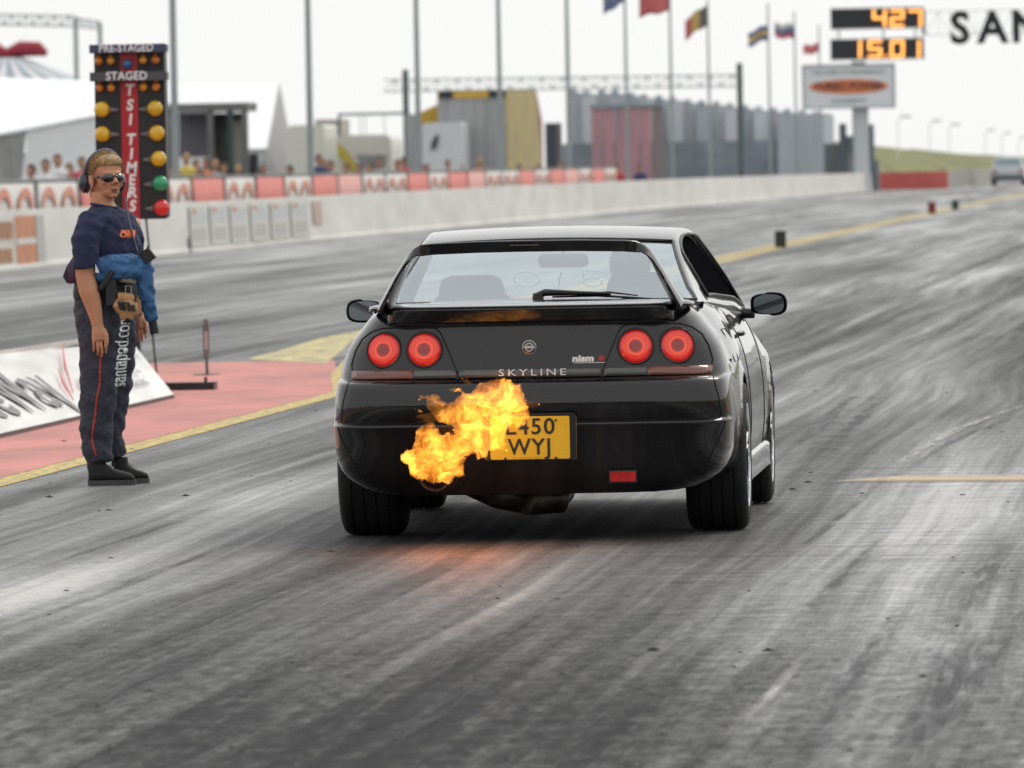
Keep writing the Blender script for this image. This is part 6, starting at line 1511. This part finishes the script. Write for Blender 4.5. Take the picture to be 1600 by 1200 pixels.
# distant cars
def far_car(px0, px1, Y, m, label, rz=0, h=1.42):
    a = on_ground((px0+px1)/2, 290) if Y is None else None
    p0 = on_y(px0, 285, Y); p1 = on_y(px1, 285, Y); w = p1.x-p0.x; e = empty('estate_car', ((p0.x+p1.x)/2, Y, 0), rz, label, 'car'); k = w/1.75; hw = w/2
    G2 = []
    for (y, zb_, zt, wk) in [(0, .35, .75, .92), (.05, .28, .95, .98), (.3, .26, 1.0, 1), (3.3, .26, .98, 1), (4.0, .3, .8, .97), (4.2, .4, .65, .9)]:
        G2.append([Vector((-hw*wk, y, zb_*k)), Vector((-hw*wk*1.0, y, .6*k)), Vector((-hw*wk*.93, y, zt*k)), Vector((hw*wk*.93, y, zt*k)), Vector((hw*wk, y, .6*k)), Vector((hw*wk, y, zb_*k)), Vector((-hw*wk, y, zb_*k))])
    V = []; Fc = []; addgrid(G2, V, Fc); Fc.append(tuple(range(6))); fixn(mesh('body', V, Fc, m, e, 50))
    mb = MB(); 
    G3 = []
    for (y, zt, wk) in [(.1, .96, .9), (.35, h, .72), (2.2, h+.02, .72), (3.0, .96, .88)]: G3.append([Vector((-hw*.9, y, .9*k)), Vector((-hw*wk, y, zt*k)), Vector((hw*wk, y, zt*k)), Vector((hw*.9, y, .9*k))])
    V = []; Fc = []; addgrid(G3, V, Fc); fixn(mesh('roof', V, Fc, m, e))
    mb = MB(); mb.add([(-hw*.80, .12, 1.0*k), (hw*.80, .12, 1.0*k), (hw*.66, .30, (h-.06)*k), (-hw*.66, .30, (h-.06)*k)], [(0, 1, 2, 3)]); q = mb.build('rear_window', M('far_glass', (.25, .32, .34), .1), e, fix=False)
    mb = MB(); mb.box(-hw*.99, -.05, .33*k, hw*.99, .08, .50*k); mb.build('bumper', M('far_bumper', (.10, .11, .13), .5), e)
    for s in (-1, 1):
        mb = MB(); mb.box(s*hw*.78-.14, -.03, .62*k, s*hw*.78+.14, .04, .80*k); mb.build('tail_lamp', M('pale_lens', (.45, .25, .25), .3), e)
        for yy_ in (.8, 3.3):
            mb = MB(); mb.lathe([(0, -.1), (.28*k, -.1), (.31*k, -.06), (.31*k, .06), (.28*k, .1), (0, .1)], (s*hw*.86, yy_, .31*k), 'x', 16); mb.build('wheel', RUB, e, 40)
far_car(1548, 1602, 462, M('silver_paint', (.50, .53, .56), .3, metal=.3, coat=.5), 'silver car far down the right-hand lane at the right edge')
far_car(1226, 1276, 446, M('pale_green_paint', (.50, .58, .56), .4, coat=.3), 'pale car with greenish windows parked below the grandstand end', h=1.3)
# ------------------------------------------------------------ spectators behind the banners
SKB = M('spectator_skin', (.42, .23, .15), .6)
def spectator(px, pyh, Y, shirt, hair, label, lean=0, hat=None, arm=0):
    p = on_y(px, pyh, Y); top = p.z; s = 1.0
    e = empty('person', (p.x, Y, top-1.70), random.uniform(-.6, .6), label, 'person', 'spectators behind the banners')
    mb = MB()
    mb.ball((0, 0, 1.58), .105, 12, 9, (.82, .95, 1.12)); mb.ball((0, -.10, 1.56), .02, 6, 5); mb.ring([(0, .01, 1.36), (0, 0, 1.5)], [.06, .05], 8)
    mb.ring([(0, .01, .9), (0, 0, 1.1), (0, 0, 1.36)], [.13, .14, .12], 10)
    for t in (-1, 1):
        el = (t*.27, -.05-.1*arm, 1.10+.02*arm); hd_ = (t*.20, -.22-.1*arm, .98+.3*arm)
        mb.ring([(t*.15, 0, 1.36), el, hd_], [.055, .042, .03], 8); mb.ball(hd_, .045, 8, 6, (.7, 1, 1.1))
        mb.ring([(t*.08, 0, .92), (t*.10, -.02, .5), (t*.10, 0, .08)], [.085, .06, .04], 8); mb.ball((t*.10, -.06, .05), .05, 8, 6, (.8, 1.8, .8))
    b = mb.build('body', SKB, e); remesh(b, .022, 3)
    mb = MB(); mb.ring([(0, .01, .88), (0, .0, 1.12), (0, 0, 1.34), (0, 0, 1.42)], [.155, .165, .155, .06], 12)
    for v in mb.V: v.x *= 1.25
    for t in (-1, 1): mb.ring([(t*.13, 0, 1.37), (t*.215, -.02, 1.24), (t*.26, -.04, 1.12)], [.075, .068, .062], 8)
    c = mb.build('shirt', shirt, e); remesh(c, .022, 3)
    mb = MB()
    for t in (-1, 1): mb.ring([(t*.07, 0, .92), (t*.10, -.02, .5), (t*.10, 0, .10)], [.11, .08, .065], 8)
    mb.build('trousers', M('spectator_jeans', (.05, .07, .12), .9), e, 60)
    mb = MB(); mb.ball((0, .018, 1.605), .112, 12, 9, (.86, .95, 1.08))
    mb.V = [v for v in mb.V]
    for v in mb.V:
        if v.y < -.02 and v.z < 1.63: v.y = -.02
    mb.build('hair' if not hat else 'hat', hat or hair, e, 60)
random.seed(5)
sc = lambda n, c: M('shirt_'+n, c, .85, var=.2, vs=6)
wh, orr, ye, bl, re, nv, gy = sc('white', (.70, .70, .72)), sc('orange', (.62, .22, .09)), sc('yellow', (.62, .50, .12)), sc('black', (.03, .03, .035)), sc('red', (.5, .06, .07)), sc('navy', (.05, .06, .15)), sc('grey', (.3, .3, .32))
hd_, hb, hl = M('hair_dark', (.02, .015, .012), .7), M('hair_brown', (.09, .05, .03), .7), M('hair_fair', (.35, .25, .12), .7)
S = 'behind the banners '
for (px, py, Y, sh, ha, lab, arm) in [
    (71, 250, 175, wh, hd_, 'dark-haired spectator in white, leftmost '+S, 0), (90, 242, 178, wh, hb, 'second spectator from the left, in white, head highest there', 1), (128, 246, 182, re, hb, 'spectator in red just left of the marshal\'s head', 0),
    (267, 262, 190, nv, hb, 'spectator in navy half hidden by the light tree', 0), (291, 240, 196, ye, hl, 'fair spectator in a yellow top right of the nearest pole', 1), (307, 250, 199, bl, hb, 'spectator in black beside the one in yellow', 0), (321, 248, 201, orr, hb, 'spectator in an orange top before the dark trailer', 1), (336, 250, 204, gy, hl, 'fair-haired spectator in grey at the right end of the trailer group', 0),
    (499, 242, 216, nv, hd_, 'spectator in navy right of the second pole', 0), (517, 252, 212, wh, hd_, 'spectator in a round white top near the second pole', 0), (506, 250, 222, orr, hb, 'spectator in orange squeezed between the navy and the white tops', 0),
    (48, 258, 172, gy, hd_, 'small spectator in grey at the far left below the white tent', 0), (108, 256, 180, bl, hb, 'spectator in black between the white and the red tops, far left', 0), (350, 256, 205, re, hb, 'spectator in red at the foot of the trailer posts', 0), (372, 258, 208, wh, hl, 'fair spectator in white before the trailer end', 0), (412, 258, 214, nv, hb, 'spectator in navy by the dark tent doorway', 0), (452, 259, 216, orr, hd_, 'spectator in orange below the marquee gable', 0), (541, 256, 222, ye, hb, 'spectator in yellow under the yellow sweep', 0), (560, 257, 224, bl, hd_, 'spectator in black left of the one in white by the bus', 0), (668, 257, 250, re, hb, 'spectator in red before the white van', 0), (812, 257, 280, wh, hd_, 'spectator in white before the ochre lorry side', 0), (840, 258, 286, gy, hb, 'spectator in grey at the ochre lorry edge', 0), (912, 258, 312, orr, hb, 'spectator in orange right of the fifth pole', 0),
    (579, 255, 226, wh, hd_, 'spectator in white in front of the pale bus', 1), (593, 247, 232, gy, hd_, 'dark-haired spectator right of the one before the bus', 0), (620, 250, 236, nv, hb, 'spectator in navy under the gantry post', 0), (630, 246, 240, re, hd_, 'spectator in red left of the third pole', 0),
    (700, 250, 262, gy, hb, 'spectator standing behind the red kiosk', 0), (749, 248, 262, orr, hl, 'spectator in orange right of the red kiosk', 0), (876, 252, 300, wh, hb, 'spectator in white left of the fifth pole', 0), (965, 257, 330, re, hd_, 'spectator in red below the maroon curtains', 0), (1000, 258, 340, nv, hd_, 'spectator in navy at the right of the curtains', 0)]:
    spectator(px, py, Y, sh, ha, lab, arm=arm)
# air: the letters and boards 420 m away are still near-black in the photograph, so no haze is built; some far colours are lightened in its stead
